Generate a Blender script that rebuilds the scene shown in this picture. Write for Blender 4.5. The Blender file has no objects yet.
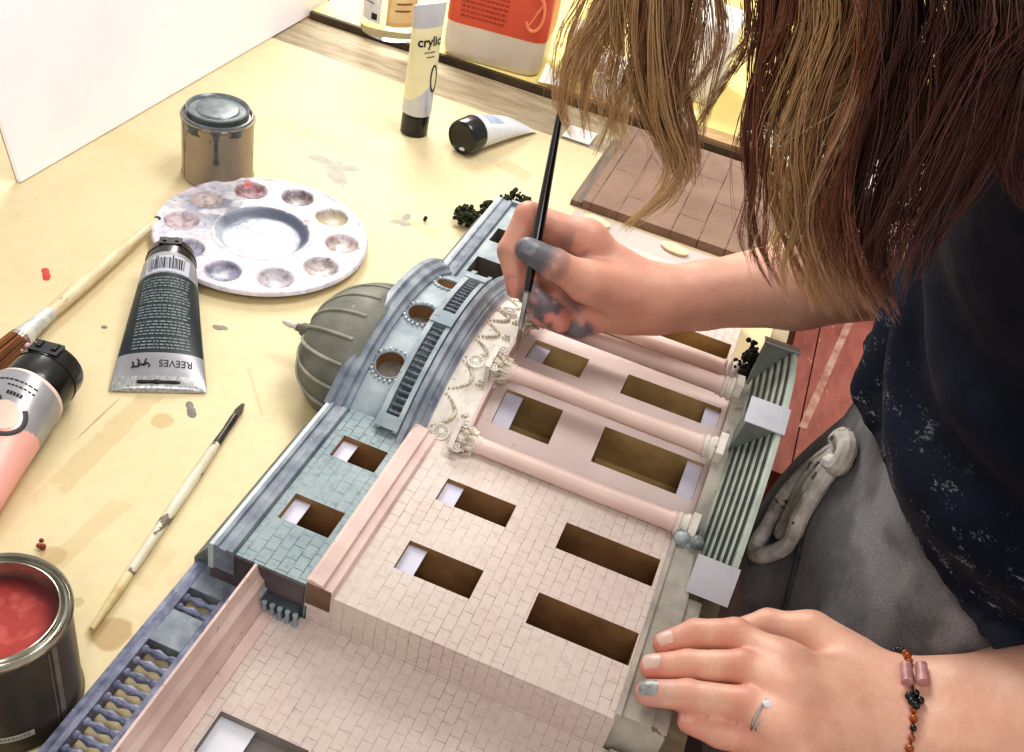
import bpy, math, random
import numpy as np
from mathutils import Vector, Matrix
random.seed(7); RNG = np.random.default_rng(7)
SC = bpy.context.scene
COL = SC.collection
PI = math.pi

# ---------------------------------------------------------------- helpers
def lin(c):
    c = np.asarray(c, float) / 255.0
    return np.where(c <= 0.04045, c / 12.92, ((c + 0.055) / 1.055) ** 2.4)
def L4(c):
    l = lin(c); return (float(l[0]), float(l[1]), float(l[2]), 1.0)

def new_mat(name):
    m = bpy.data.materials.new(name); m.use_nodes = True
    nt = m.node_tree; b = nt.nodes['Principled BSDF']
    return m, nt, b
def nd(nt, t, **k):
    n = nt.nodes.new(t)
    for a, v in k.items(): setattr(n, a, v)
    return n
def coords(nt, scale=(1, 1, 1), rot=(0, 0, 0), loc=(0, 0, 0), kind='Object'):
    tc = nd(nt, 'ShaderNodeTexCoord'); mp = nd(nt, 'ShaderNodeMapping')
    mp.inputs['Scale'].default_value = scale; mp.inputs['Rotation'].default_value = rot; mp.inputs['Location'].default_value = loc
    nt.links.new(tc.outputs[kind], mp.inputs['Vector'])
    return mp.outputs['Vector']
def noise_n(nt, vec, scale, detail=4, rough=.55):
    n = nd(nt, 'ShaderNodeTexNoise'); n.inputs['Scale'].default_value = scale
    n.inputs['Detail'].default_value = detail; n.inputs['Roughness'].default_value = rough
    nt.links.new(vec, n.inputs['Vector']); return n.outputs['Fac']
def ramp(nt, fac, stops):
    r = nd(nt, 'ShaderNodeValToRGB'); e = r.color_ramp.elements
    while len(e) < len(stops): e.new(.5)
    for x, (p, c) in zip(e, stops):
        x.position = p; x.color = c if len(c) == 4 else (*c, 1)
    nt.links.new(fac, r.inputs['Fac']); return r.outputs['Color']
def mix(nt, fac, a, b, mode='MIX'):
    m = nd(nt, 'ShaderNodeMix', data_type='RGBA', blend_type=mode)
    for s, v in ((m.inputs['Factor'], fac), (m.inputs[6], a), (m.inputs[7], b)):
        if isinstance(v, (int, float)): s.default_value = v
        elif isinstance(v, tuple): s.default_value = v
        else: nt.links.new(v, s)
    return m.outputs[2]
def mth(nt, op, a, b=0.0, c=None):
    m = nd(nt, 'ShaderNodeMath', operation=op)
    for s, v in zip(m.inputs, (a, b, c)):
        if v is None: continue
        if isinstance(v, (int, float)): s.default_value = v
        else: nt.links.new(v, s)
    return m.outputs[0]
def bump(nt, b, h, strength=.3, dist=.001):
    n = nd(nt, 'ShaderNodeBump'); n.inputs['Strength'].default_value = strength; n.inputs['Distance'].default_value = dist
    nt.links.new(h, n.inputs['Height']); nt.links.new(n.outputs['Normal'], b.inputs['Normal'])

MATS = {}
def pm(name, c1, c2=None, scale=40., rough=.5, metal=0., lo=.35, hi=.65, bmp=0., bscale=None, stretch=(1, 1, 1), spec=.5, coat=0., c3=None, s3=200., thr=.67):
    """plain surface with two-tone noise mottling"""
    if name in MATS: return MATS[name]
    m, nt, b = new_mat(name)
    b.inputs['Roughness'].default_value = rough; b.inputs['Metallic'].default_value = metal
    b.inputs['Specular IOR Level'].default_value = spec; b.inputs['Coat Weight'].default_value = coat
    v = coords(nt, stretch)
    if c2 is None: c2 = [x * .9 for x in c1]
    f = noise_n(nt, v, scale)
    col = ramp(nt, f, [(lo, L4(c1)), (hi, L4(c2))])
    if c3 is not None:
        f3 = noise_n(nt, v, s3, 6)
        col = mix(nt, mth(nt, 'GREATER_THAN', f3, thr), col, L4([.6 * q + .4 * w for q, w in zip(c3, c2)]))
    nt.links.new(col, b.inputs['Base Color'])
    if bmp: bump(nt, b, noise_n(nt, v, bscale or scale * 4, 6), bmp, .0008)
    MATS[name] = m; return m
def vm(name, rough=.5, metal=0., nscale=200., namt=.12, bmp=0., bscale=400., spec=.5, sss=0., coat=0., sheen=0., speck=None):
    """base colour from the mesh's colour attribute with a little grain"""
    if name in MATS: return MATS[name]
    m, nt, b = new_mat(name)
    b.inputs['Roughness'].default_value = rough; b.inputs['Metallic'].default_value = metal
    b.inputs['Specular IOR Level'].default_value = spec; b.inputs['Coat Weight'].default_value = coat
    b.inputs['Sheen Weight'].default_value = sheen
    a = nd(nt, 'ShaderNodeVertexColor', layer_name='Col')
    v = coords(nt); f = noise_n(nt, v, nscale)
    g = ramp(nt, f, [(.3, (1 - namt,) * 3), (.7, (1, 1, 1))])
    base = mix(nt, 1.0, a.outputs['Color'], g, 'MULTIPLY')
    if speck is not None:
        sv = coords(nt, (1, 1, 2.2)); sp = ramp(nt, mth(nt, 'ADD', mth(nt, 'MULTIPLY', noise_n(nt, sv, 55, 3), .5), mth(nt, 'MULTIPLY', noise_n(nt, sv, 420, 5), .5)), [(.575, (0, 0, 0)), (.635, (1, 1, 1))])
        base = mix(nt, mth(nt, 'MULTIPLY', sp, a.outputs['Alpha']), base, L4(speck))
    nt.links.new(base, b.inputs['Base Color'])
    if sss:
        b.inputs['Subsurface Weight'].default_value = sss; b.inputs['Subsurface Radius'].default_value = (.006, .002, .001)
        b.inputs['Subsurface Scale'].default_value = 1.0
    if bmp: bump(nt, b, noise_n(nt, v, bscale, 5), bmp, .0006)
    MATS[name] = m; return m

def link(o, parent=None):
    COL.objects.link(o)
    if parent is not None: o.parent = parent
    return o
def mk(name, V, F, mat, parent=None, smooth=False, col=None, uv=None, fm=None, angle=None):
    me = bpy.data.meshes.new(name)
    V = np.asarray(V, float).reshape(-1, 3)
    if isinstance(F, np.ndarray) and F.ndim == 2:
        n, k = F.shape
        me.vertices.add(len(V)); me.vertices.foreach_set('co', V.ravel())
        me.loops.add(n * k); me.loops.foreach_set('vertex_index', F.ravel().astype(np.int32))
        me.polygons.add(n); me.polygons.foreach_set('loop_start', np.arange(0, n * k, k, dtype=np.int32))
        me.polygons.foreach_set('loop_total', np.full(n, k, dtype=np.int32))
        me.update(calc_edges=True); me.validate()
    else:
        me.from_pydata([tuple(v) for v in V], [], [tuple(f) for f in F]); me.update()
    mats = mat if isinstance(mat, (list, tuple)) else [mat]
    for m in mats: me.materials.append(m)
    if fm is not None: me.polygons.foreach_set('material_index', np.asarray(fm, np.int32))
    if col is not None:
        ca = me.color_attributes.new('Col', 'FLOAT_COLOR', 'POINT')
        c = np.ones((len(V), 4), np.float32); c[:, :np.asarray(col).shape[1]] = col; ca.data.foreach_set('color', c.ravel())
    if uv is not None:
        u = me.uv_layers.new(name='UVMap'); li = np.zeros(len(me.loops), np.int32); me.loops.foreach_get('vertex_index', li)
        u.data.foreach_set('uv', np.asarray(uv, np.float32)[li].ravel())
    if smooth:
        me.polygons.foreach_set('use_smooth', np.ones(len(me.polygons), bool))
        if angle:
            try: me.set_sharp_from_angle(angle=math.radians(angle))
            except Exception: pass
    o = bpy.data.objects.new(name, me)
    return link(o, parent)
def empty(name, loc=(0, 0, 0), rot=(0, 0, 0), parent=None):
    o = bpy.data.objects.new(name, None); o.empty_display_size = .02
    o.location = loc; o.rotation_euler = rot
    return link(o, parent)
def tag(o, label=None, cat=None, group=None, kind=None):
    if label: o['label'] = label
    if cat: o['category'] = cat
    if group: o['group'] = group
    if kind: o['kind'] = kind
    return o

class B:
    """collects shapes into one mesh"""
    def __init__(s, tf=None): s.V = []; s.F = []; s.fm = []; s.tf = tf
    def add(s, V, F, mi=0):
        n = len(s.V); s.V += [tuple(v) for v in V]; s.F += [tuple(i + n for i in f) for f in F]; s.fm += [mi] * len(F); return s
    def box(s, x0, x1, y0, y1, z0, z1, mi=0, n=(1, 1, 1)):
        # subdivided along y when asked (for curved maps)
        k = n[1]; V = []; F = []
        for j in range(k + 1):
            y = y0 + (y1 - y0) * j / k
            V += [(x0, y, z0), (x1, y, z0), (x1, y, z1), (x0, y, z1)]
        for j in range(k):
            a = 4 * j; b = a + 4
            F += [(a + i, b + i, b + (i + 1) % 4, a + (i + 1) % 4) for i in range(4)]
        F += [(0, 1, 2, 3), (4 * k + 3, 4 * k + 2, 4 * k + 1, 4 * k)]
        return s.add(V, F, mi)
    def prism(s, poly, y0, y1, k=1, mi=0):
        """poly in (x,z), swept along y"""
        m = len(poly); V = []; F = []
        for j in range(k + 1):
            y = y0 + (y1 - y0) * j / k
            V += [(p[0], y, p[1]) for p in poly]
        for j in range(k):
            a = m * j; b = a + m
            F += [(a + i, b + i, b + (i + 1) % m, a + (i + 1) % m) for i in range(m)]
        F += [tuple(range(m)), tuple(m * k + i for i in reversed(range(m)))]
        return s.add(V, F, mi)
    def lathe(s, prof, c=(0, 0, 0), n=32, axis='z', cap=True, mi=0, a0=0, a1=2 * PI):
        full = abs(a1 - a0 - 2 * PI) < 1e-6; V = []; F = []; m = n if full else n + 1
        for (r, h) in prof:
            for i in range(m):
                a = a0 + (a1 - a0) * i / n
                p = (r * math.cos(a), r * math.sin(a), h)
                if axis == 'x': p = (p[2], p[0], p[1])
                elif axis == '-x': p = (-p[2], p[0], -p[1])
                elif axis == 'y': p = (p[1], p[2], p[0])
                V.append((p[0] + c[0], p[1] + c[1], p[2] + c[2]))
        for j in range(len(prof) - 1):
            for i in range(n):
                i2 = (i + 1) % m
                F.append((j * m + i, j * m + i2, (j + 1) * m + i2, (j + 1) * m + i))
        if cap and full:
            if prof[0][0] > 1e-6: F.append(tuple(reversed(range(m))))
            if prof[-1][0] > 1e-6: F.append(tuple((len(prof) - 1) * m + i for i in range(m)))
        return s.add(V, F, mi)
    def tube(s, pts, rad, n=8, closed=False, flat=1.0, mi=0):
        V, F = tube_vf(pts, rad, n, closed, flat); return s.add(V, F, mi)
    def sphere(s, c, r, n=10, m=6, sc=(1, 1, 1), mi=0):
        prof = [(max(r * math.sin(PI * j / m), 0.0), -r * math.cos(PI * j / m)) for j in range(m + 1)]
        b = B().lathe(prof, (0, 0, 0), n, cap=False)
        return s.add([(v[0] * sc[0] + c[0], v[1] * sc[1] + c[1], v[2] * sc[2] + c[2]) for v in b.V], b.F, mi)
    def build(s, name, mat, parent=None, smooth=False, col=None, angle=35, **k):
        V = s.V if s.tf is None else [s.tf(*v) for v in s.V]
        return mk(name, V, s.F, mat, parent, smooth, col=col, fm=s.fm if isinstance(mat, (list, tuple)) else None, angle=angle if smooth else None, **k)

def frames(pts, closed=False):
    P = np.asarray(pts, float); n = len(P)
    T = np.roll(P, -1, 0) - np.roll(P, 1, 0) if closed else np.gradient(P, axis=0)
    T /= np.linalg.norm(T, axis=1)[:, None] + 1e-12
    N = np.zeros_like(P); ref = np.array([0, 0, 1.0])
    if abs(T[0] @ ref) > .9: ref = np.array([1.0, 0, 0])
    v = ref - (ref @ T[0]) * T[0]; v /= np.linalg.norm(v)
    for i in range(n):
        v = v - (v @ T[i]) * T[i]; v /= np.linalg.norm(v) + 1e-12; N[i] = v
    return P, T, N, np.cross(T, N)
def tube_vf(pts, rad, n=8, closed=False, flat=1.0):
    P, T, N, Bn = frames(pts, closed); k = len(P)
    rad = np.broadcast_to(np.asarray(rad, float), (k,))
    V = []; F = []
    for i in range(k):
        for j in range(n):
            a = 2 * PI * j / n
            V.append(P[i] + rad[i] * (math.cos(a) * N[i] * flat + math.sin(a) * Bn[i]))
    for i in range(k if closed else k - 1):
        i2 = (i + 1) % k
        for j in range(n):
            j2 = (j + 1) % n
            F.append((i * n + j, i * n + j2, i2 * n + j2, i2 * n + j))
    if not closed:
        F.append(tuple(reversed(range(n)))); F.append(tuple((k - 1) * n + j for j in range(n)))
    return V, F
def catmull(pts, m=8):
    P = np.asarray(pts, float); Q = np.vstack([2 * P[0] - P[1], P, 2 * P[-1] - P[-2]]); out = []
    for i in range(1, len(Q) - 2):
        for t in np.linspace(0, 1, m, endpoint=False):
            a, b, c, d = Q[i - 1], Q[i], Q[i + 1], Q[i + 2]
            out.append(.5 * (2 * b + (c - a) * t + (2 * a - 5 * b + 4 * c - d) * t * t + (3 * b - a - 3 * c + d) * t ** 3))
    out.append(P[-1]); return np.array(out)
def vnoise(P, s, seed=0):
    """smooth value noise in 0..1"""
    X = np.asarray(P, float) * s + seed * 17.31; I = np.floor(X).astype(np.int64); f = X - I; f = f * f * (3 - 2 * f)
    def h(i, j, k):
        n = (i * 374761393 + j * 668265263 + k * 2147483647 + seed * 974711) & 0xffffffff
        n = ((n ^ (n >> 13)) * 1274126177) & 0xffffffff
        return ((n ^ (n >> 16)) & 0xffff) / 65535.0
    r = 0
    for a in (0, 1):
        for b in (0, 1):
            for c in (0, 1):
                w = (f[:, 0] if a else 1 - f[:, 0]) * (f[:, 1] if b else 1 - f[:, 1]) * (f[:, 2] if c else 1 - f[:, 2])
                r = r + w * h(I[:, 0] + a, I[:, 1] + b, I[:, 2] + c)
    return r
def fbm(P, s, seed=0): return .55 * vnoise(P, s, seed) + .3 * vnoise(P, s * 2.1, seed + 1) + .15 * vnoise(P, s * 4.3, seed + 2)
def lerp(a, b, t): return np.asarray(a) * (1 - np.asarray(t)[..., None]) + np.asarray(b) * np.asarray(t)[..., None]
def sstep(a, b, x): t = np.clip((x - a) / (b - a), 0, 1); return t * t * (3 - 2 * t)

def text(body, size, fn, mat, parent, name='lettering', bold=0.0, spacing=1.0, shear=0.0):
    """flat letters; fn maps (x,y) in text space (centred) to local 3-D"""
    cu = bpy.data.curves.new('t', 'FONT'); cu.body = body; cu.size = size; cu.align_x = 'CENTER'; cu.align_y = 'CENTER'
    cu.offset = bold; cu.space_character = spacing; cu.resolution_u = 3; cu.shear = shear
    o = bpy.data.objects.new('t', cu); COL.objects.link(o)
    dg = bpy.context.evaluated_depsgraph_get(); dg.update()
    me = o.evaluated_get(dg).to_mesh()
    V = [fn(v.co.x, v.co.y) for v in me.vertices]; F = [tuple(p.vertices) for p in me.polygons]
    o.evaluated_get(dg).to_mesh_clear(); bpy.data.objects.remove(o); bpy.data.curves.remove(cu)
    return mk(name, V, F, mat, parent)

# ---------------------------------------------------------------- camera (height above the table top = 0.542 m)
CF = 1024.67; TH = math.radians(38.847); RO = math.radians(13.532); PH = math.radians(78.557)
CAMZ = .542
Fv = Vector((0, math.cos(TH), -math.sin(TH))); Xv = Vector((1, 0, 0)); Uv = Vector((0, math.sin(TH), math.cos(TH)))
c_, s_ = math.cos(RO), math.sin(RO)
right = c_ * Xv + s_ * Uv; up = -s_ * Xv + c_ * Uv
cam = bpy.data.cameras.new('camera'); cam.sensor_width = 36; cam.lens = 36 * CF / 1024; cam.clip_start = .01
co = bpy.data.objects.new('camera', cam); COL.objects.link(co)
co.matrix_world = Matrix(((right.x, up.x, -Fv.x, 0), (right.y, up.y, -Fv.y, 0), (right.z, up.z, -Fv.z, CAMZ), (0, 0, 0, 1)))
SC.camera = co
DU = np.array([math.cos(PH - PI / 2), math.sin(PH - PI / 2)]); DV = np.array([math.cos(PH), math.sin(PH)])
TROT = PH - PI / 2                     # the table and the model are turned by this angle
def uv2w(u, v, z=0.): p = u * DU + v * DV; return (float(p[0]), float(p[1]), z)

# ---------------------------------------------------------------- setting
def floor_mat():
    m, nt, b = new_mat('red_painted_floorboards'); b.inputs['Roughness'].default_value = .55
    v = coords(nt, (1, 1, 1), (0, 0, -math.radians(71)))
    br = nd(nt, 'ShaderNodeTexBrick'); nt.links.new(v, br.inputs['Vector'])
    br.inputs['Scale'].default_value = 1; br.inputs['Brick Width'].default_value = 2.4; br.inputs['Row Height'].default_value = .13
    br.inputs['Mortar Size'].default_value = .003
    br.inputs['Color1'].default_value = L4((176, 92, 76)); br.inputs['Color2'].default_value = L4((158, 78, 64)); br.inputs['Mortar'].default_value = L4((84, 44, 40))
    n = noise_n(nt, coords(nt, (3, 30, 3), (0, 0, -math.radians(71))), 2, 6)
    col = mix(nt, ramp(nt, n, [(.3, (0, 0, 0)), (.8, (.55, .55, .55))]), br.outputs['Color'], L4((120, 60, 52)))
    n2 = noise_n(nt, coords(nt), 60, 5)
    col = mix(nt, mth(nt, 'GREATER_THAN', n2, .69), col, L4((215, 170, 150)))
    nt.links.new(col, b.inputs['Base Color']); return m
fl = B().box(-3, 4, -2.5, 5, -.8, -.75).build('floor', floor_mat()); tag(fl, kind='structure')
wb = B().box(-3, 4, 3.4, 3.45, -.75, 1.7).build('wall_back', pm('wall_paint', (226, 214, 176), (214, 200, 160), 3, .8)); tag(wb, kind='structure')

# red painted bench beside the table
bench = empty('wooden_bench', (*np.array(uv2w(.34, 1.0))[:2], -.75), (0, 0, TROT))
tag(bench, 'red painted wooden bench with a worn tape strip beside the table', 'bench')
redw = pm('red_bench_paint', (178, 110, 98), (146, 82, 72), 18, .5, stretch=(4, 1, 1), c3=(236, 200, 184), s3=60, lo=.3, hi=.7)
for x0, x1 in ((-.235, -.209), (-.2075, -.109), (-.1075, -.009), (-.0075, .091), (.0925, .19), (.1915, .235)): B().box(x0, x1, -.188, .188, .612, .630).build('seat_plank', redw, bench)
for x in (-.2, .2):
    for y in (-.15, .15): B().box(x - .02, x + .02, y - .02, y + .02, 0, .612).build('leg', redw, bench)
B().box(-.2, .2, -.160, -.140, .55, .612).build('crossbar', redw, bench); B().box(-.2, .2, .140, .160, .55, .612).build('crossbar', redw, bench)
tz_ = B(lambda x, y, z: (-.192 + x + y * .125, y, z)).box(-.0042, .0042, -.105, .150, .6302, .6306).build('tape_strip', pm('worn_tape', (214, 178, 160), (176, 124, 106), 60, .7), bench)

# work table
tb = empty('work_table', uv2w(-.4, .45, -.75), (0, 0, TROT))
tag(tb, 'wooden work table with a worn bare edge under the brown paper', 'table')
wood = pm('worn_table_wood', (186, 172, 144), (140, 124, 100), 18, .7, stretch=(1, 6, 1), c3=(196, 188, 168), s3=60, lo=.3, hi=.7)
B().box(-.45, .480, -.85, .758, .715, .749).build('tabletop', wood, tb)
for x in (-.4, .42):
    for y in (-.78, .68): B().box(x - .03, x + .03, y - .03, y + .03, 0, .715).build('leg', wood, tb)

# brown paper with stains
def paper_mat():
    m, nt, b = new_mat('kraft_paper'); b.inputs['Roughness'].default_value = .62; b.inputs['Specular IOR Level'].default_value = .3
    v = coords(nt)
    f = noise_n(nt, v, 5, 6); col = ramp(nt, f, [(.3, L4((224, 209, 172))), (.7, L4((212, 195, 156)))])
    g = noise_n(nt, v, 90, 4); col = mix(nt, ramp(nt, g, [(.45, (0, 0, 0)), (.8, (.3, .3, .3))]), col, L4((194, 174, 134)))
    h = noise_n(nt, v, 9, 8, .7); col = mix(nt, ramp(nt, h, [(.58, (0, 0, 0)), (.74, (.22, .22, .22))]), col, L4((184, 162, 122)))
    wob = noise_n(nt, v, 60, 4)
    ST = [(-.2695, .4945, .0095, .066, 80, .30, (178, 150, 102)), (-.243, .413, .0075, .036, -105, .26, (178, 150, 102)), (-.193, .401, .008, .018, -98, .15, (170, 140, 88)),
          (-.241, .527, .0085, .0085, 0, .5, (176, 144, 92)), (-.197, .347, .0125, .0135, 0, .6, (166, 132, 80)), (-.254, .390, .0085, .008, 0, .45, (176, 144, 92)),
          (-.224, .362, .004, .004, 0, .4, (170, 140, 90)), (-.2835, .5135, .0008, .028, -100, .6, (140, 116, 80)), (-.19, .58, .03, .0015, 30, .3, (180, 150, 100)),
          (-.13, .87, .03, .006, 70, .22, (150, 130, 96)), (-.05, 1.03, .025, .012, 60, .4, (170, 150, 112)), (-.28, 1.0, .06, .012, 80, .2, (200, 176, 116)), (-.47, .9, .08, .02, 80, .2, (200, 176, 120))]
    for x, y, rx, ry, ro, st, c in ST:
        a = math.radians(ro - 90)
        mp = nd(nt, 'ShaderNodeMapping', vector_type='TEXTURE'); nt.links.new(v, mp.inputs['Vector'])
        mp.inputs['Location'].default_value = (x, y, 0); mp.inputs['Rotation'].default_value = (0, 0, a); mp.inputs['Scale'].default_value = (rx, ry, 1)
        if abs(rx - ry) < .002 or rx < .001:
            ln = nd(nt, 'ShaderNodeVectorMath', operation='LENGTH'); nt.links.new(mp.outputs['Vector'], ln.inputs[0]); dd = ln.outputs['Value']
        else:
            sx = nd(nt, 'ShaderNodeSeparateXYZ'); nt.links.new(mp.outputs['Vector'], sx.inputs[0])
            dd = mth(nt, 'MAXIMUM', mth(nt, 'ABSOLUTE', sx.outputs['X']), mth(nt, 'ABSOLUTE', sx.outputs['Y']))
        dd = mth(nt, 'ADD', dd, mth(nt, 'MULTIPLY', mth(nt, 'SUBTRACT', wob, .5), .9))
        fac = ramp(nt, dd, [(.80, (st,) * 3), (1.0, (0, 0, 0))])
        col = mix(nt, fac, col, L4(c))
    nt.links.new(col, b.inputs['Base Color'])
    bump(nt, b, noise_n(nt, v, 300, 4), .08, .0006); return m
pc = [uv2w(-.84, -.38), uv2w(.064, -.38), uv2w(.064, 1.102), uv2w(-.2, 1.108), uv2w(-.63, 1.118), uv2w(-.84, 1.115)]
b = B(); b.add([(p[0], p[1], .0) for p in pc] + [(p[0], p[1], -.0008) for p in pc], [tuple(range(6)), tuple(reversed(range(6, 12)))] + [(i, i + 6, (i + 1) % 6 + 6, (i + 1) % 6) for i in range(6)])
tag(b.build('kraft_paper_sheet', paper_mat()), 'tan kraft paper sheet covering the table, stained and splattered', 'paper')

# back shelf with bottles
sh = empty('back_shelf', uv2w(-.2, 1.6, -.75), (0, 0, TROT))
tag(sh, 'pale yellow shelf board with dark front edge behind the table', 'shelf')
B().box(-.425, .45, -.384, .6, .745, .758).build('shelf_top', pm('pale_yellow_board', (238, 222, 150), (226, 206, 130), 6, .5), sh)
B().box(-.425, .45, -.3905, -.384, .735, .7585).build('front_edge', pm('dark_edge', (86, 72, 52), (52, 42, 32), 20, .7), sh)
for x in (-.38, .4): B().box(x - .02, x + .02, -.2, .55, 0, .745).build('side_panel', wood, sh)

# white foam board leaning at the left
fb = empty('foam_board', uv2w(-.628, .668, 0), (0, 0, TROT))
tag(fb, 'large white foam board standing tilted at the left table edge', 'board')
lean = math.radians(12)
def lf(x, y, z): return (x * math.cos(lean) - z * math.sin(lean), y - .0 * z, x * math.sin(lean) + z * math.cos(lean) + .0012)
B(lf).box(-.004, 0, 0, .60, 0, .62).build('board_face', pm('white_board', (250, 250, 255), (238, 239, 250), 5, .45, lo=.4, hi=.75), fb)
B(lf).box(-.0055, -.004, 0.0005, .60, 0, .62).build('board_backing', pm('board_back', (120, 96, 72), (90, 72, 54), 20, .8), fb)

# ---------------------------------------------------------------- the architectural model (u down its front, v along it, w out of it)
MO = (-.08, .5)
model = empty('architectural_model', uv2w(MO[0], MO[1], .012), (0, 0, TROT))
tag(model, 'handmade classical building model lying on its back, pink stone front and grey parapets', 'model building')
V0, W0 = .6126, -.1049
def tM(u, v, w): return (u - MO[0], v - MO[1], w)
def tB(u, t, r): a = math.radians(t); return (u - MO[0], V0 + r * math.sin(a) - MO[1], max(W0 + r * math.cos(a), -.0112))

def brick_mat(name, c1, c2, mortar, bw=.0125, rh=.0068, dirt=(150, 130, 120), dirt_amt=.35, fade=.5):
    m, nt, b = new_mat(name); b.inputs['Roughness'].default_value = .75; b.inputs['Specular IOR Level'].default_value = .25
    tc = nd(nt, 'ShaderNodeTexCoord'); sx = nd(nt, 'ShaderNodeSeparateXYZ'); nt.links.new(tc.outputs['Object'], sx.inputs[0])
    cb = nd(nt, 'ShaderNodeCombineXYZ')
    nt.links.new(mth(nt, 'ADD', sx.outputs['Y'], sx.outputs['Z']), cb.inputs['X']); nt.links.new(sx.outputs['X'], cb.inputs['Y'])
    wob = nd(nt, 'ShaderNodeTexNoise'); wob.inputs['Scale'].default_value = 40; nt.links.new(tc.outputs['Object'], wob.inputs['Vector'])
    va = nd(nt, 'ShaderNodeVectorMath', operation='MULTIPLY_ADD'); nt.links.new(wob.outputs['Color'], va.inputs[0]); va.inputs[1].default_value = (.0012, .0012, 0); nt.links.new(cb.outputs[0], va.inputs[2])
    br = nd(nt, 'ShaderNodeTexBrick'); nt.links.new(va.outputs[0], br.inputs['Vector'])
    br.inputs['Scale'].default_value = 1; br.inputs['Brick Width'].default_value = bw; br.inputs['Row Height'].default_value = rh
    br.inputs['Mortar Size'].default_value = .00026; br.inputs['Mortar Smooth'].default_value = .3
    o = tc.outputs['Object']
    big = noise_n(nt, o, 16, 5); base = ramp(nt, big, [(.3, L4(c1)), (.7, L4(c2))])
    fine = noise_n(nt, o, 220, 5); base = mix(nt, ramp(nt, fine, [(.5, (0, 0, 0)), (.85, (dirt_amt,) * 3)]), base, L4(dirt))
    pat = noise_n(nt, o, 130, 3, .7)
    mf = mth(nt, 'MULTIPLY', br.outputs['Fac'], ramp(nt, pat, [(.5 - fade * .3, (1, 1, 1)), (.72, (.12, .12, .12))]))
    pat2 = noise_n(nt, o, 24, 2)
    mf = mth(nt, 'MULTIPLY', mf, ramp(nt, pat2, [(.35, (.25, .25, .25)), (.6, (1, 1, 1))]))
    nt.links.new(mix(nt, mf, base, L4(mortar)), b.inputs['Base Color'])
    bump(nt, b, mth(nt, 'ADD', mth(nt, 'MULTIPLY', br.outputs['Fac'], -1.0), mth(nt, 'MULTIPLY', fine, .4)), .35, .0006)
    return m
pinkbrick = brick_mat('pink_cream_stone', (212, 200, 191), (204, 186, 179), (112, 92, 86), bw=.0122, rh=.0072, fade=.85)
greybrick = brick_mat('grey_slate_stone', (168, 180, 182), (130, 146, 152), (52, 60, 68), bw=.0105, rh=.0075, dirt=(70, 80, 88), dirt_amt=.6, fade=.2)
bowstone = pm('pink_smooth_stone', (212, 196, 192), (200, 182, 178), 14, .7, c3=(200, 178, 170), s3=160)
pinkplain = pm('pink_moulding', (220, 196, 188), (200, 172, 166), 25, .6, c3=(172, 148, 140), s3=140)
colpink = pm('pink_column_paint', (222, 197, 188), (208, 180, 172), 12, .4)
bluegrey = pm('blue_grey_moulding', (146, 154, 164), (100, 108, 122), 50, .5, c3=(184, 192, 200), s3=220)
greyblue2 = pm('grey_attic_paint', (170, 180, 184), (124, 138, 148), 34, .6, c3=(96, 106, 120), s3=110)
darkgrey = pm('dark_grey_paint', (82, 90, 98), (52, 58, 68), 70, .5, c3=(140, 150, 156), s3=260)
brown = pm('brown_inside', (190, 164, 116), (148, 122, 84), 22, .7)
darkbrown = pm('dark_brown_inside', (158, 122, 84), (122, 90, 60), 30, .7)
lilac = pm('lilac_card', (206, 204, 220), (186, 184, 202), 12, .6)
cream = pm('cream_white_frieze', (226, 220, 212), (202, 194, 186), 60, .6, c3=(150, 140, 124), s3=240)
stepgrey = pm('pale_green_grey_step', (190, 200, 188), (164, 176, 166), 40, .5, c3=(134, 146, 138), s3=150)
stepdark = pm('dark_step_shade', (70, 70, 66), (48, 48, 46), 40, .7)
blockgrey = pm('pale_lilac_block', (196, 196, 204), (176, 178, 188), 20, .5)
blockgreen = pm('green_grey_block_side', (122, 132, 124), (98, 106, 102), 40, .6)
plinthm = pm('dirty_plinth', (188, 180, 168), (140, 134, 126), 26, .5, c3=(110, 104, 98), s3=60)

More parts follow.
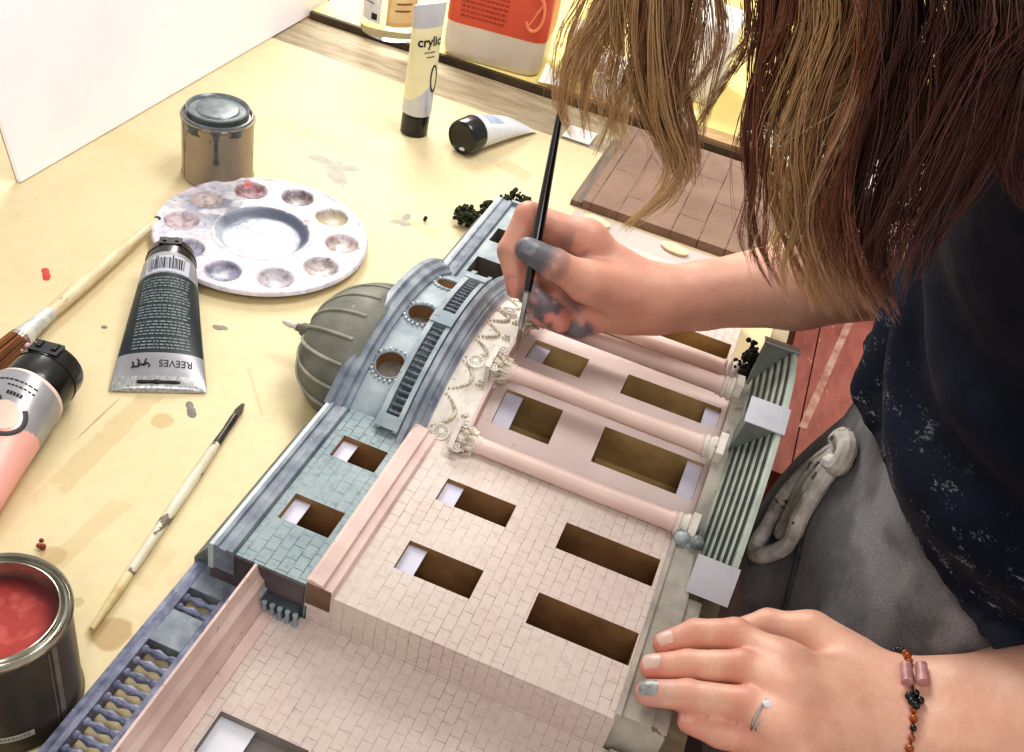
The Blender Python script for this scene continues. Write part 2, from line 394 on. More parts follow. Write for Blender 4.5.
def slab(us, vs, holes, w0, w1, tf, name, mats, nv=1, nu=1):
    """slab with rectangular holes; hole = (u0,u1,v0,v1); material 0 face, 1 hole sides and bottom"""
    us = sorted(set(us) | {h[0] for h in holes} | {h[1] for h in holes}); vs = sorted(set(vs) | {h[2] for h in holes} | {h[3] for h in holes})
    def sub(a, n):
        r = []
        for x, y in zip(a, a[1:]):
            k = max(1, round((y - x) / n)) if n else 1
            r += [x + (y - x) * i / k for i in range(k)]
        return r + [a[-1]]
    us = sub(us, nu if nu != 1 else 0); vs = sub(vs, nv if nv != 1 else 0)
    b = B(tf); nu_, nv_ = len(us) - 1, len(vs) - 1
    def hole(i, j):
        if i < 0 or j < 0 or i >= nu_ or j >= nv_: return None
        cu, cv = (us[i] + us[i + 1]) / 2, (vs[j] + vs[j + 1]) / 2
        return any(h[0] < cu < h[1] and h[2] < cv < h[3] for h in holes)
    for i in range(nu_):
        for j in range(nv_):
            a0, a1, b0, b1 = us[i], us[i + 1], vs[j], vs[j + 1]; hh = hole(i, j)
            b.add([(a0, b0, w0), (a1, b0, w0), (a1, b1, w0), (a0, b1, w0)], [(0, 3, 2, 1) if not hh else (0, 1, 2, 3)], 1 if hh else 0)
            if hh: continue
            b.add([(a0, b0, w1), (a1, b0, w1), (a1, b1, w1), (a0, b1, w1)], [(0, 1, 2, 3)])
            for di, dj, e in ((-1, 0, ((a0, b0), (a0, b1))), (1, 0, ((a1, b1), (a1, b0))), (0, -1, ((a1, b0), (a0, b0))), (0, 1, ((a0, b1), (a1, b1)))):
                h2 = hole(i + di, j + dj)
                if h2 is not False:
                    (x0, y0), (x1, y1) = e
                    b.add([(x0, y0, w1), (x1, y1, w1), (x1, y1, w0), (x0, y0, w0)], [(0, 3, 2, 1)], 1 if h2 else 0)
    return b.build(name, mats, model)

# main front, left of the bow
mainW = [(-.124, -.0735, .459, .4812), (-.124, -.073, .3935, .4183), (-.038, .0287, .459, .4842), (-.036, .0302, .3933, .4193)]
slab([-.162, .0325], [.355, .516], mainW, -.0112, .03, tM, 'stone_front', [pinkbrick, darkbrown])
for h in mainW[:2]: B(tM).box(h[0] + .0001, h[0] + .0125, h[2] + .0001, h[3] - .0001, .025, .0262).build('window_card', lilac, model)
slab([-.162, .0325], [.70, .853], [(-.124, -.0735, .73, .754), (-.124, -.0735, .80, .824), (-.038, .029, .73, .754), (-.038, .029, .80, .824)], -.0112, .03, tM, 'stone_front', [pinkbrick, brown])

# the bowed front behind the columns
bowW = []
for t in (-19.6, 6.6, 31.5):
    bowW += [(-.118, -.073, t - 5.9, t + 5.9), (-.040, .0365, t - 5.9, t + 5.9)]
slab([-.14, .0365 + .004], [-42, 42], bowW, .110, .152, tB, 'bow_front', [bowstone, brown], nv=2.6)
for k, h in enumerate(bowW):
    if k % 2 == 0: B(tB).box(h[0] + .0001, h[0] + .0135, h[2] + .05, h[3] - .05, .1475, .1485, n=(1, 5, 1)).build('window_card', lilac, model)
    else: B(tB).box(h[1] - .012, h[1] - .0001, h[2] + .05, h[3] - .05, .1475, .1485, n=(1, 5, 1)).build('window_card', lilac, model)
# frieze with swags and rosettes
B(tB).box(-.158, -.128, -41, 41, .13, .1655, n=(1, 34, 1)).build('frieze', cream, model)
B(tB).box(-.129, -.1265, -41, 41, .15, .1668, n=(1, 34, 1)).build('frieze_band', pinkplain, model)
colT = [-34.4, -13.0, 12.2, 34.6]
def swag(t0, t1, base, dip, r):
    b = B()
    n = 17; pts = []
    for i in range(n):
        s = i / (n - 1); t = t0 + (t1 - t0) * s
        pts.append(tB(base + dip * 4 * s * (1 - s), t, r))
    for i, p in enumerate(pts): b.sphere(p, .00105 + .0006 * math.sin(PI * i / (n - 1)), 6, 4)
    return b
dk = pm('antiqued_cream', (222, 212, 194), (166, 154, 136), 300, .6)
bounds = [-41] + colT + [41]
for a, c in zip(bounds, bounds[1:]):
    k = max(1, round((c - a) / 9.5))
    for i in range(k):
        x0, x1 = a + (c - a) * i / k + .8, a + (c - a) * (i + 1) / k - .8
        swag(x0, x1, -.154, .012, .1662).build('garland', dk, model, smooth=True)
        bb = B(); p = tB(-.150, (x0 + x1) / 2, .1655)
        for q in range(5): bb.sphere(tB(-.1375 + .0012 * q, (x0 + x1) / 2 + (.6 if q % 2 else -.6), .1664), .0011, 6, 4)
        bb.build('pendant', dk, model, smooth=True)
for t in colT:
    def loc(u, y, h, t=t): a = math.radians(t); return (u - MO[0], V0 + (.1655 + h) * math.sin(a) + y * math.cos(a) - MO[1], W0 + (.1655 + h) * math.cos(a) - y * math.sin(a))
    b = B(lambda x, y, z: loc(-.1455 + x, y, z))
    b.lathe([(0, .0035), (.002, .0032), (.0028, .0018), (.0046, .0018), (.005, .003), (.0062, .003), (.0068, 0)], n=22)
    for q in range(10): b.sphere((.0038 * math.cos(q * PI / 5), .0038 * math.sin(q * PI / 5), .0026), .0008, 6, 4)
    b.build('rosette', cream, model, smooth=True, angle=25)

# columns
rc = .1705
for t in colT:
    root = empty('column', (0, 0, 0), parent=model)
    A = tB(0, t, rc); a = math.radians(t)
    def tc(u, y, h, A=A, a=a): return (u - MO[0], A[1] + y * math.cos(a) + h * math.sin(a), A[2] - y * math.sin(a) + h * math.cos(a))
    b = B(tc); n = 28
    b.lathe([(.0060, -.117), (.0067, -.1165), (.0067, -.115), (.0060, -.114), (.0063, -.08), (.0068, -.02), (.0070, .026), (.0078, .0272), (.0078, .029), (.0071, .0300)], n=n, axis='x'); b.build('shaft', colpink, root, smooth=True)
    b = B(tc); b.lathe([(.0074, .030), (.0086, .031), (.0088, .0325), (.0078, .0336), (.0078, .0348), (.0092, .036), (.0094, .038), (.0082, .0392)], n=n, axis='x')
    b.box(.0392, .0445, -.0098, .0098, -.0098, .0098); b.build('base', cream, root, smooth=True)
    # capital: bell, leaves, corner scrolls and slab
    cap = B(tc); cap.lathe([(.0062, -.1168), (.0075, -.1195), (.0070, -.124), (.0092, -.1305)], n=20, axis='x'); cap.box(-.1345, -.1308, -.0112, .0112, -.0112, .0112)
    co_ = cap.build('capital', cream, root, smooth=True)
    for rowu, rr, hgt, cnt, off in ((-.1185, .0078, .006, 8, 0), (-.1235, .0083, .006, 8, .39)):
        lb = B(tc)
        for q in range(cnt):
            an = off + q * 2 * PI / cnt; cy, sy = math.cos(an), math.sin(an)
            P = [(rowu, cy * rr, sy * rr), (rowu - hgt * .55, cy * (rr + .0004), sy * (rr + .0004)), (rowu - hgt, cy * (rr + .002), sy * (rr + .002)), (rowu - hgt * .8, cy * (rr + .0031), sy * (rr + .0031))]
            lb.tube(catmull(P, 4), np.interp(np.linspace(0, 1, 13), [0, .4, 1], [.0017, .0020, .0007]), 6)
        lb.build('leaf_ring', dk, co_, smooth=True)
    for sy in (-1, 1):
        for sh_ in (-1, 1):
            sb = B(tc); pts = []
            for q in range(26):
                an = q * .42; rad = .0036 * (1 - q / 30)
                pts.append((-.1285 + rad * math.cos(an), sy * (.0088 + rad * math.sin(an)), sh_ * .0098))
            sb.tube(pts, .00075, 6); sb.sphere((-.1285, sy * .0088, sh_ * .0098), .0010, 6, 4)
            sb.build('scroll', cream, co_, smooth=True)

# staircase between cheek blocks
peds = [-43.5, -8.4, 24.0]
def stepspan(t0, t1):
    st = empty('staircase', (0, 0, 0), parent=model); N = 6
    for i in range(N):
        u0, r0 = .0495 + .0215 * i / N, .172 + .033 * i / N
        u1, r1 = .0495 + .0215 * (i + 1) / N, .172 + .033 * (i + 1) / N
        b = B(tB); b.prism([(u0, r0 - .02), (u0, r0), (u0 + .0012, r0 + .0042), (u1 + .0006, r0 + .0042), (u1 + .0006, r0 - .02)], t0, t1, k=8); b.build('step', stepgrey, st)
        b = B(tB); b.prism([(u0 + .0013, r0 + .0043), (u0 + .0013, r0 + .0049), (u1 - .0003, r0 + .0049), (u1 - .0003, r0 + .0043)], t0 + .1, t1 - .1, k=8); b.build('tread_shade_strip', stepdark, st)  # thin dark strip on each step stands in for shade between treads
    b = B(tB); b.prism([(.0400, .14), (.0495, .171), (.0725, .206), (.0755, .206), (.0755, .14)], t0, t1, k=8); b.build('stair_base', stepgrey, st)
for a, c in zip(peds, peds[1:]): stepspan(a + 3.0, c - 3.2)
stepspan(27.0, 41)
for t in peds:
    b = B(tB); b.prism([(.0478, .135), (.0478, .1705), (.0505, .2065), (.0765, .2065), (.0765, .135)], t - 3.4, t + 3.2, k=2)
    p_ = b.build('cheek_block', blockgreen, model)
    b = B(tB); b.prism([(.0490, .2066), (.0490, .2076), (.0772, .2076), (.0772, .2066)], t - 3.6, t + 3.4, k=2); b.build('face_plate', blockgrey, p_)
b = B(tB); b.box(.0400, .062, -47.5, 42, .11, .170, n=(1, 30, 1)); b.build('portico_floor', plinthm, model)
# grey putty lump by the first block
lump = B(tM)
for i in range(9): lump.sphere((.0415 + random.uniform(-.006, .006), .5105 + random.uniform(-.008, .008), .036 + random.uniform(-.004, .004)), random.uniform(.004, .007), 10, 7)
lump.build('putty_lump', pm('grey_putty', (170, 176, 178), (104, 108, 112), 90, .3), model, smooth=True)
for i in range(2):  # dark lichen tuft at the far end of the steps
    lump = B(tM)
    for k in range(70):
        p = (.046 + random.gauss(0, .004), .695 + i * .016 + random.gauss(0, .006), .052 + random.gauss(0, .007))
        lump.sphere(p, random.uniform(.0012, .003), 6, 4)
    lump.build('dark_tuft', pm('black_lichen', (34, 32, 30), (20, 20, 20), 50, .9), model)

# plinths
slab([.0325, .0525], [.357, .512], [], -.0112, .0335, tM, 'plinth', [plinthm, plinthm])
B(tM).box(.0315, .0345, .355, .512, .030, .0352).build('plinth_edge', plinthm, model)
for i in range(4): B(tM).box(.0525, .0620, .357 + i * .026, .357 + i * .026 + .0252, -.0112, .0315).build('plinth_tile', plinthm, model)
slab([.036, .080], [.12, .3535], [], -.0112, .004, tM, 'plinth', [plinthm, plinthm])
for i in range(8):
    for j in range(2): B(tM).box(.0368 + j * .0216, .0576 + j * .0216, .13 + i * .028, .13 + i * .028 + .0272, .004, .0052).build('plinth_tile', plinthm, model)

# wing in front (nearer the viewer)
slab([-.190, .036], [.10, .3548], [(-.173, -.118, .252, .279), (-.173, -.118, .17, .197)], -.0112, 0.0, tM, 'stone_front', [pinkbrick, pm('grey_card', (150, 140, 136), (126, 118, 114), 20, .7)])
for v0 in (.252, .17): B(tM).box(-.1729, -.151, v0 + .0001, v0 + .0269, -.0065, -.0055).build('window_card', pm('white_card', (226, 226, 234), (212, 212, 222), 10, .5), model)
B(tM).prism([(-.187, 0), (-.1885, .004), (-.1905, .010), (-.1915, .018), (-.1945, .022), (-.1968, .030), (-.1985, .030), (-.196, .021), (-.1935, .016), (-.1925, .008), (-.1905, -.0112), (-.187, -.0112)], .10, .3565, 1).build('cornice', pinkplain, model)
B(tM).box(-.187, -.1795, .10, .3548, 0, .0012).build('cornice_band', pinkplain, model)
# main cornice
B(tM).prism([(-.1455, .030), (-.147, .033), (-.152, .034), (-.153, .0365), (-.161, .038), (-.1635, .037), (-.1635, .012), (-.1455, .012)], .3552, .512, 1).build('cornice', pinkplain, model)
B(tM).box(-.1632, -.1470, .3545, .3552, .016, .0345).build('cornice_end', pm('cornice_end_brown', (126, 98, 80), (96, 72, 58), 40, .7), model)
B(tM).prism([(-.1455, .030), (-.147, .033), (-.152, .034), (-.153, .0365), (-.161, .038), (-.1635, .037), (-.1635, .012), (-.1455, .012)], .72, .853, 1).build('cornice', pinkplain, model)

# grey attic, both sides
atW = [(-.2035, -.170, .4605, .4828), (-.2055, -.170, .3950, .4185)]
slab([-.212, -.1637], [.357, .51], atW, -.0112, .0298, tM, 'attic_front', [greybrick, darkbrown])
for h in atW: B(tM).box(h[0] + .0001, h[0] + .011, h[2] + .0001, h[3] - .0001, .0235, .0247).build('window_card', lilac, model)
slab([-.212, -.1637], [.705, .853], [(-.209, -.1925, .781, .806), (-.208, -.178, .7225, .750)], -.0112, .0298, tM, 'attic_front', [greyblue2, pm('grey_inside', (120, 112, 104), (92, 86, 82), 40, .7)])
for v0, v1 in ((.355, .506), (.70, .856)):
    B(tM).prism([(-.2122, .028), (-.2135, .0325), (-.217, .033), (-.218, .0315), (-.2225, .0318), (-.2235, .0335), (-.2262, .033), (-.2262, .012), (-.2122, .012)], v0, v1, 1).build('parapet_moulding', bluegrey, model)
    B(tM).prism([(-.2263, .0325), (-.2290, .0325), (-.2300, .029), (-.2300, .010), (-.2263, .010)], v0, v1, 1).build('parapet_edge', pm('pale_edge', (206, 214, 212), (176, 186, 190), 60, .5), model)
    B(tM).prism([(-.2302, .024), (-.2450, .002), (-.2450, -.0112), (-.2302, -.0112)], v0 + .008, v1 - .004, 1).build('roof_slope', pm('green_grey_slate', (122, 132, 126), (88, 98, 96), 50, .6), model)
B(tM).box(-.229, -.165, .3558, .3569, -.0112, .0290).build('attic_end', pm('mauve_brown_end', (104, 92, 96), (74, 64, 68), 30, .6), model)
B(tM).box(-.214, -.166, .8535, .857, .0, .034).build('attic_end', greyblue2, model)
# small lattice in the gap beside the attic end
lat = empty('balustrade', (0, 0, 0), parent=model)
B(tM).box(-.1925, -.1655, .3495, .3552, -.0112, .0100).build('panel', darkgrey, lat)
B(tM).box(-.1935, -.1890, .3480, .3556, .0100, .0128).build('rail', greyblue2, lat)
for i in range(5):
    b = B(tM); x0 = -.1655 - i * .0052
    b.tube([(x0, .3478, -.002 + q) for q in (0, .002, .004, .006, .009, .012)], [.0016, .0022, .0012, .0019, .0012, .0018], 8); b.build('baluster', greyblue2, lat, smooth=True)

# wing balustrade along the left
wbz = empty('balustrade', (0, 0, 0), parent=model)
bal_m = pm('purple_grey_paint', (138, 142, 164), (90, 94, 120), 120, .45, c3=(196, 202, 208), s3=260)
B(tM).prism([(-.2345, -.0112), (-.2345, .001), (-.2375, .0022), (-.2400, .0010), (-.2428, .001), (-.2428, -.0112)], .10, .3625, 1).build('rail', bal_m, wbz)
B(tM).box(-.2135, -.2085, .10, .358, -.0112, .0005).build('rail', bal_m, wbz)
pedv = [(.3425, .3625), (.3005, .3245), (.197, .221), (.10, .117)]
for a, c in pedv: B(tM).box(-.2345, -.2135, a, c, -.0112, .0008).build('pedestal', pm('slate_panel', (140, 148, 158), (108, 116, 128), 90, .4, c3=(190, 198, 202), s3=200), wbz)
def baluster_row(v0, v1, n):
    for i in range(n):
        v = v0 + (v1 - v0) * (i + .5) / n; b = B(tM)
        uu = [-.2345, -.2325, -.231, -.2285, -.225, -.221, -.219, -.216, -.2135]; rr = [.0026, .0026, .0014, .0019, .0031, .0019, .0014, .0028, .0028]
        b.tube([(x, v, -.003) for x in uu], rr, 9); b.build('baluster', bal_m, wbz, smooth=True)
baluster_row(.3255, .3415, 2); baluster_row(.2215, .300, 9); baluster_row(.1175, .1965, 9)

# bow: grey cornice, attic wall with round windows, roof moulding, balustrade
B(tB).prism([(-.1565, .160), (-.1565, .1685), (-.1590, .1715), (-.1600, .1715), (-.1612, .1735), (-.1648, .1745), (-.1662, .1790), (-.1700, .1800), (-.1715, .1770), (-.1715, .160)], -42, 42, 30).build('bow_cornice', bluegrey, model)
B(tB).prism([(-.1563, .160), (-.1563, .1680), (-.1585, .1707), (-.1588, .160)], -42, 42, 30).build('bow_cornice_lip', pm('lilac_lip', (204, 196, 204), (170, 164, 178), 60, .5), model)
B(tB).box(-.186, -.1715, -42, 40, .15, .166, n=(1, 30, 1)).build('bow_ledge', darkgrey, model)
OCT = [-22.6, -3.2, 17.2]; OU = -.2018; RO_ = .0108; HS = .0150
vs = sorted([-42, 40] + [t + s * math.degrees(HS / .165) for t in OCT for s in (-1, 1)])
b = B(tB); dr = math.degrees(1 / .165)
def in_o(t): return any(abs(t - o) < HS * dr for o in OCT)
vv = []
for x, y in zip(vs, vs[1:]):
    k = max(1, round((y - x) / 3)); vv += [x + (y - x) * i / k for i in range(k)]
vv.append(vs[-1]); uu = [-.216, OU - HS, OU + HS, -.1865]
if uu[1] < uu[0]: uu[0] = uu[1]
for i in range(3):
    for x, y in zip(vv, vv[1:]):
        if uu[i + 1] - uu[i] < 1e-6 or (i == 1 and in_o((x + y) / 2)): continue
        b.add([(uu[i], x, .165), (uu[i + 1], x, .165), (uu[i + 1], y, .165), (uu[i], y, .165)], [(0, 1, 2, 3)])
for o in OCT:
    n = 40; ci = []; sq = []
    for k in range(n):
        a = 2 * PI * k / n; cx, cy = math.cos(a), math.sin(a); m_ = max(abs(cx), abs(cy))
        ci.append((OU + RO_ * cx, o + RO_ * cy * dr)); sq.append((OU + HS * cx / m_, o + HS * cy / m_ * dr))
    V = [(p[0], p[1], .165) for p in sq] + [(p[0], p[1], .165) for p in ci] + [(p[0], p[1], .152) for p in ci]
    b.add(V, [(k, (k + 1) % n, n + (k + 1) % n, n + k) for k in range(n)])
    b.add(V, [(n + k, n + (k + 1) % n, 2 * n + (k + 1) % n, 2 * n + k) for k in range(n)], 1)
b.build('bow_attic', [greyblue2, darkbrown], model)
for o in OCT:
    ob = B(tB); n = 30
    V = [(OU + RO_ * 1.02 * math.cos(2 * PI * k / n), o + RO_ * 1.02 * math.sin(2 * PI * k / n) * dr, .1535) for k in range(n)]
    ob.add(V, [tuple(range(n))]); pane = ob.build('round_window', pm('oculus_inside', (152, 146, 140), (112, 104, 98), 50, .4), model)
    rb = B(tB)
    ring = [(OU + (RO_ + .0009) * math.cos(2 * PI * k / 36), o + (RO_ + .0009) * math.sin(2 * PI * k / 36) * dr, .1655) for k in range(36)]
    rb2 = B(); rb2.tube([tB(*p) for p in ring], .0011, 6, closed=True); rb2.build('window_ring', bluegrey, pane, smooth=True)
    bd = B()
    for k in range(22):
        a = 2 * PI * k / 22
        if -.187 < OU + (RO_ + .0030) * math.cos(a): continue
        bd.sphere(tB(OU + (RO_ + .0030) * math.cos(a), o + (RO_ + .0030) * math.sin(a) * dr, .1658), .00145, 7, 5)
    bd.build('bead_surround', pm('pale_beads', (214, 220, 220), (150, 158, 164), 200, .5), pane, smooth=True)
B(tB).prism([(-.2145, .160), (-.2145, .1675), (-.2175, .1690), (-.2190, .1720), (-.2240, .1730), (-.2262, .1755), (-.2310, .1750), (-.2320, .1650), (-.2320, .150), (-.216, .150)], -38.5, 33, 28).build('bow_roof_moulding', bluegrey, model)
B(tB).box(-.231, -.17, -38.5, -37.5, .130, .1655).build('bow_end', darkgrey, model)
bz = empty('balustrade', (0, 0, 0), parent=model)
B(tB).box(-.1885, -.1845, -39.5, 20, .1745, .1815, n=(1, 26, 1)).build('rail', greyblue2, bz)
B(tB).box(-.1745, -.1712, -39.5, 20, .1735, .1810, n=(1, 26, 1)).build('rail', greyblue2, bz)
for t, wd in ((-37.5, 1.6), (-7.5, 2.2), (14.5, 1.6)):
    B(tB).box(-.1888, -.171, t - wd, t + wd, .1735, .1824, n=(1, 3, 1)).build('pedestal', greyblue2, bz)
def bowrow(a, c, n):
    for i in range(n):
        t = a + (c - a) * (i + .5) / n; b = B()
        b.tube([tB(x, t, .178) for x in (-.1845, -.1828, -.181, -.1795, -.177, -.1755, -.1745)], [.0014, .0018, .0011, .0017, .0010, .0017, .0017], 7); b.build('baluster', pm('grey_baluster', (112, 120, 130), (78, 86, 98), 160, .5), bz, smooth=True)
bowrow(-35.7, -9.9, 15); bowrow(-5.2, 12.8, 11); bowrow(16.2, 19.8, 2)

# dome lying behind the roof line
dome = empty('dome', (0, 0, 0), parent=model)
DC = (-.231, .583, .020); RV, RU = .066, .051
def dpt(f, a, k=1.0):
    """f 0 base .. 1 apex, a around the axis"""
    if f < 0: k = k * .90
    h = max(f, 0) * PI / 2; r = math.cos(h) ** .85 if f < 1 else 0
    w = max(DC[2] + RV * k * r * math.sin(a) * .78, -.0112)
    return tM(DC[0] - RU * k * math.sin(h) + (.008 if f < 0 else 0), DC[1] + RV * k * r * math.cos(a), w)
V = []; F = []; NA, NF = 64, 16
for i in range(NF + 1):
    for j in range(NA): V.append(dpt((i - 1) / (NF - 1), 2 * PI * j / NA))
for i in range(NF):
    for j in range(NA): F.append((i * NA + j, i * NA + (j + 1) % NA, (i + 1) * NA + (j + 1) % NA, (i + 1) * NA + j))
domem = pm('olive_grey_dome', (122, 122, 112), (92, 92, 84), 30, .6, c3=(150, 150, 138), s3=120)
B(tM).box(-.2322, -.2290, .512, .690, -.0112, .030).build('dome_back_board', darkgrey, dome)
mk('dome_shell', V, F, domem, dome, smooth=True)
for j in range(18):
    a = 2 * PI * j / 18 + .1
    pts = [dpt(f, a, 1.008) for f in np.linspace(0, .97, 18)]
    if math.sin(a) < -.25: continue
    rb = B(); rb.tube(pts, .0014, 6); rb.build('rib', pm('pale_rib', (160, 160, 148), (130, 130, 120), 60, .6), dome, smooth=True)
fa = tM(DC[0] - RU, DC[1], DC[2])
b = B(); b.lathe([(.0085, -.002), (.0078, .002), (.0055, .006), (.0055, .009), (.0035, .011), (.0030, .014)], (fa[0], fa[1], fa[2]), 18, '-x'); fn_ = b.build('finial', domem, dome, smooth=True)
b = B(); b.lathe([(.0026, .013), (.0034, .0145), (.0024, .017), (.0030, .019), (.0024, .024), (.0016, .026), (0, .0275)], (fa[0], fa[1], fa[2]), 14, '-x'); b.build('finial_tip', pm('cream_tip', (222, 214, 200), (190, 180, 168), 80, .5), fn_, smooth=True)

# lichen clumps beyond the far end
lich = pm('dark_green_lichen', (58, 66, 40), (36, 42, 26), 200, .9, c3=(84, 92, 56), s3=300)
lab = {0: 'dark green lichen clump at the left of the far model corner', 1: 'dark green lichen clump behind the tip of the far model corner', 2: 'dark green lichen clump right of the far model corner, beside the hand'}
for i, (u, v, s) in enumerate(((-.257, .858, 1.0), (-.243, .886, .8), (-.221, .904, 1.4))):
    b = B()
    for k in range(150):
        d = np.array([random.gauss(0, 1), random.gauss(0, 1), random.gauss(0, 1)]); d /= np.linalg.norm(d); r = .0135 * s * random.random() ** .4
        p = d * r * np.array([1.0, 1.0, .75]); p[2] = max(p[2] + .011 * s, .002)
        b.sphere(tuple(p), random.uniform(.0012, .0028), 5, 4)
    o = b.build('lichen_clump', lich); o.location = uv2w(u, v, 0); tag(o, lab[i], 'lichen', 'lichen clumps behind the model')

# ---------------------------------------------------------------- things on the table
steel = pm('tin_plate', (186, 178, 162), (150, 140, 122), 30, .32, .85, c3=(120, 108, 90), s3=90)
# small closed tin with grey drip
r = empty('paint_tin', (-.3325, .876, .0005)); tag(r, 'small closed paint tin with grey lid and dark drip, behind the mixing palette', 'paint tin')
b = B(); b.lathe([(.0330, 0), (.0345, .0008), (.0350, .002), (.0340, .0035), (.0338, .060), (.0350, .0615), (.0352, .0632), (.0338, .0640)], n=48); b.build('tin_body', pm('tan_tin', (178, 162, 142), (148, 134, 114), 14, .36, .55, c3=(118, 104, 86), s3=70, stretch=(1, 1, .4)), r, smooth=True)
b = B(); b.lathe([(.0338, .0638), (.0330, .0665), (.0318, .0668), (.0305, .0640), (.0298, .0615), (.0292, .0618), (.0288, .0700), (.0300, .0712), (.0292, .0722), (.0276, .0715), (.0262, .0690), (.0205, .0690), (.0195, .0702), (.0185, .0704), (0, .0704)], n=48)
b.build('lid', pm('grey_painted_lid', (132, 140, 142), (98, 106, 110), 90, .3, .2, c3=(74, 82, 88), s3=160), r, smooth=True, angle=50)
def drip(a0, ln, w, name='paint_drip'):
    V = []; F = []; n = 24
    for i in range(n + 1):
        t = i / n; z = .0645 - ln * t; ww = w * (1.0 - .55 * sstep(0, .35, t) + .25 * sstep(.75, .95, t)) * (1 if t < .97 else .6)
        rr = .0343 if .0595 > z else .0357
        for s in (-1, -.5, 0, .5, 1):
            a = a0 + s * ww / .034; k = rr + .0009 * (1 - s * s); V.append((k * math.cos(a), k * math.sin(a), z))
    for i in range(n):
        for j in range(4): F.append((i * 5 + j, (i + 1) * 5 + j, (i + 1) * 5 + j + 1, i * 5 + j + 1))
    return mk(name, V, F, pm('dark_grey_paint_wet', (92, 96, 98), (66, 70, 74), 80, .25), r, smooth=True)
drip(math.radians(-72), .036, .0042); drip(math.radians(-112), .010, .012); drip(math.radians(-40), .008, .010)
b = B(); b.box(-.0003, .0003, -.0012, .0012, .002, .06); o = b.build('seam', steel, r); o.location = (.0342 * math.cos(-2.4), .0342 * math.sin(-2.4), 0); o.rotation_euler = (0, 0, -2.4)

# mixing palette
def well_ring(n): return [(.0700 * math.cos(.17 + 2 * PI * k / n), .0700 * math.sin(.17 + 2 * PI * k / n)) for k in range(n)]
WL = well_ring(10); WR = .0150
NR, NA = 90, 240; R0 = .0935
rad = np.linspace(0, R0, NR); ang = np.arange(NA) * 2 * PI / NA
RR, AA = np.meshgrid(rad, ang, indexing='ij'); X = RR * np.cos(AA); Y = RR * np.sin(AA); Z = np.full_like(X, .0098)
Z -= .0062 * (1 - sstep(.033, .0405, RR)) + .0010 * (1 - sstep(.0405, .0445, RR)) * 0
Z += .0008 * np.exp(-((RR - .0425) / .0015) ** 2)
for x, y in WL:
    d = np.hypot(X - x, Y - y); Z -= .0066 * np.sqrt(np.clip(1 - (d / WR) ** 2, 0, 1)); Z += .0005 * np.exp(-((d - WR) / .0010) ** 2)
Z += .0012 * sstep(.0885, .0915, RR); Z -= .0030 * sstep(.0918, .0935, RR)
P = np.stack([X, Y, Z], -1).reshape(-1, 3)
cw = lin((216, 214, 220)); colr = np.tile(cw, (len(P), 1))
d0 = np.hypot(P[:, 0], P[:, 1]); nz = fbm(P, 90, 3); nz2 = fbm(P, 260, 5); an = np.arctan2(P[:, 1], P[:, 0])
def blend(mask, c): 
    global colr
    colr = colr * (1 - mask[:, None]) + lin(c) * mask[:, None]
blend(.65 * sstep(.46, .62, nz), (186, 184, 200)); blend(.6 * sstep(.53, .68, nz2), (160, 158, 178)); blend(.5 * sstep(.5, .62, fbm(P, 35, 77)), (196, 186, 190))
blend(.6 * sstep(.55, .65, fbm(P, 60, 9)) * (d0 > .03), (222, 200, 204))
# blue-grey pool in the middle, darker towards its far wall
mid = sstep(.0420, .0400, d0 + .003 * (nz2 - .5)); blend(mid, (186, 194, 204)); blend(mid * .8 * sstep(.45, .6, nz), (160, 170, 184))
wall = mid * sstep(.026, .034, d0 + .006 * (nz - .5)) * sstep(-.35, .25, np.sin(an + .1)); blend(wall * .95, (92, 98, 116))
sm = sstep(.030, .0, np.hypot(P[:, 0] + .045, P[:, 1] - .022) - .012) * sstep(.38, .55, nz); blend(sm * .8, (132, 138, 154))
wc = [(176, 156, 150), (150, 128, 124), (116, 96, 96), (150, 104, 110), (190, 170, 170), (196, 172, 178), (150, 150, 172), (128, 130, 154), (176, 166, 176), (178, 164, 158)]
for (x, y), c in zip(WL, wc):
    d = np.hypot(P[:, 0] - x, P[:, 1] - y); m_ = sstep(WR * 1.02, WR * .9, d + .003 * (nz - .5)); blend(m_ * .85, c); blend(m_ * .7 * sstep(.5, .62, nz2), tuple(v * .72 for v in c)); blend(m_ * .5 * sstep(.6, .7, nz), (226, 222, 224))
dd = np.hypot(P[:, 0] - WL[0][0] - .001, P[:, 1] - WL[0][1] - .004)
x, y = WL[1]; d = np.hypot(P[:, 0] - x, P[:, 1] - y); blend(sstep(.016, .013, d) * sstep(.45, .5, nz2), (172, 160, 120))
for x, y, s, c in ((.030, .033, .004, (214, 90, 100)), (-.040, .075, .006, (206, 120, 126)), (-.02, .082, .004, (140, 160, 110)), (.03, -.075, .003, (120, 130, 150)), (.085, .01, .003, (90, 100, 90))):
    blend(.85 * sstep(s, s * .5, np.hypot(P[:, 0] - x, P[:, 1] - y) + .004 * (nz2 - .5)), c)
blend(.9 * sstep(.74, .80, fbm(P, 420, 21)), (92, 92, 110))
F = []
for i in range(NR - 1):
    for j in range(NA):
        j2 = (j + 1) % NA
        F.append((i * NA + j, (i + 1) * NA + j, (i + 1) * NA + j2, i * NA + j2))
r = empty('mixing_palette', (-.2535, .7790, .0006)); tag(r, 'round white plastic mixing palette with ten wells smeared grey and pink', 'palette')
r.scale = (1.035,) * 3
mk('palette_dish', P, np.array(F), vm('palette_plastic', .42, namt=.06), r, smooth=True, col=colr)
b = B(); b.lathe([(.0935, .0080), (.0930, .0074), (.086, .0022), (.030, .0), (.028, 0), (0, 0)], n=120, cap=False); b.build('underside', pm('palette_white', (232, 230, 234), (214, 212, 220), 60, .3), r, smooth=True)

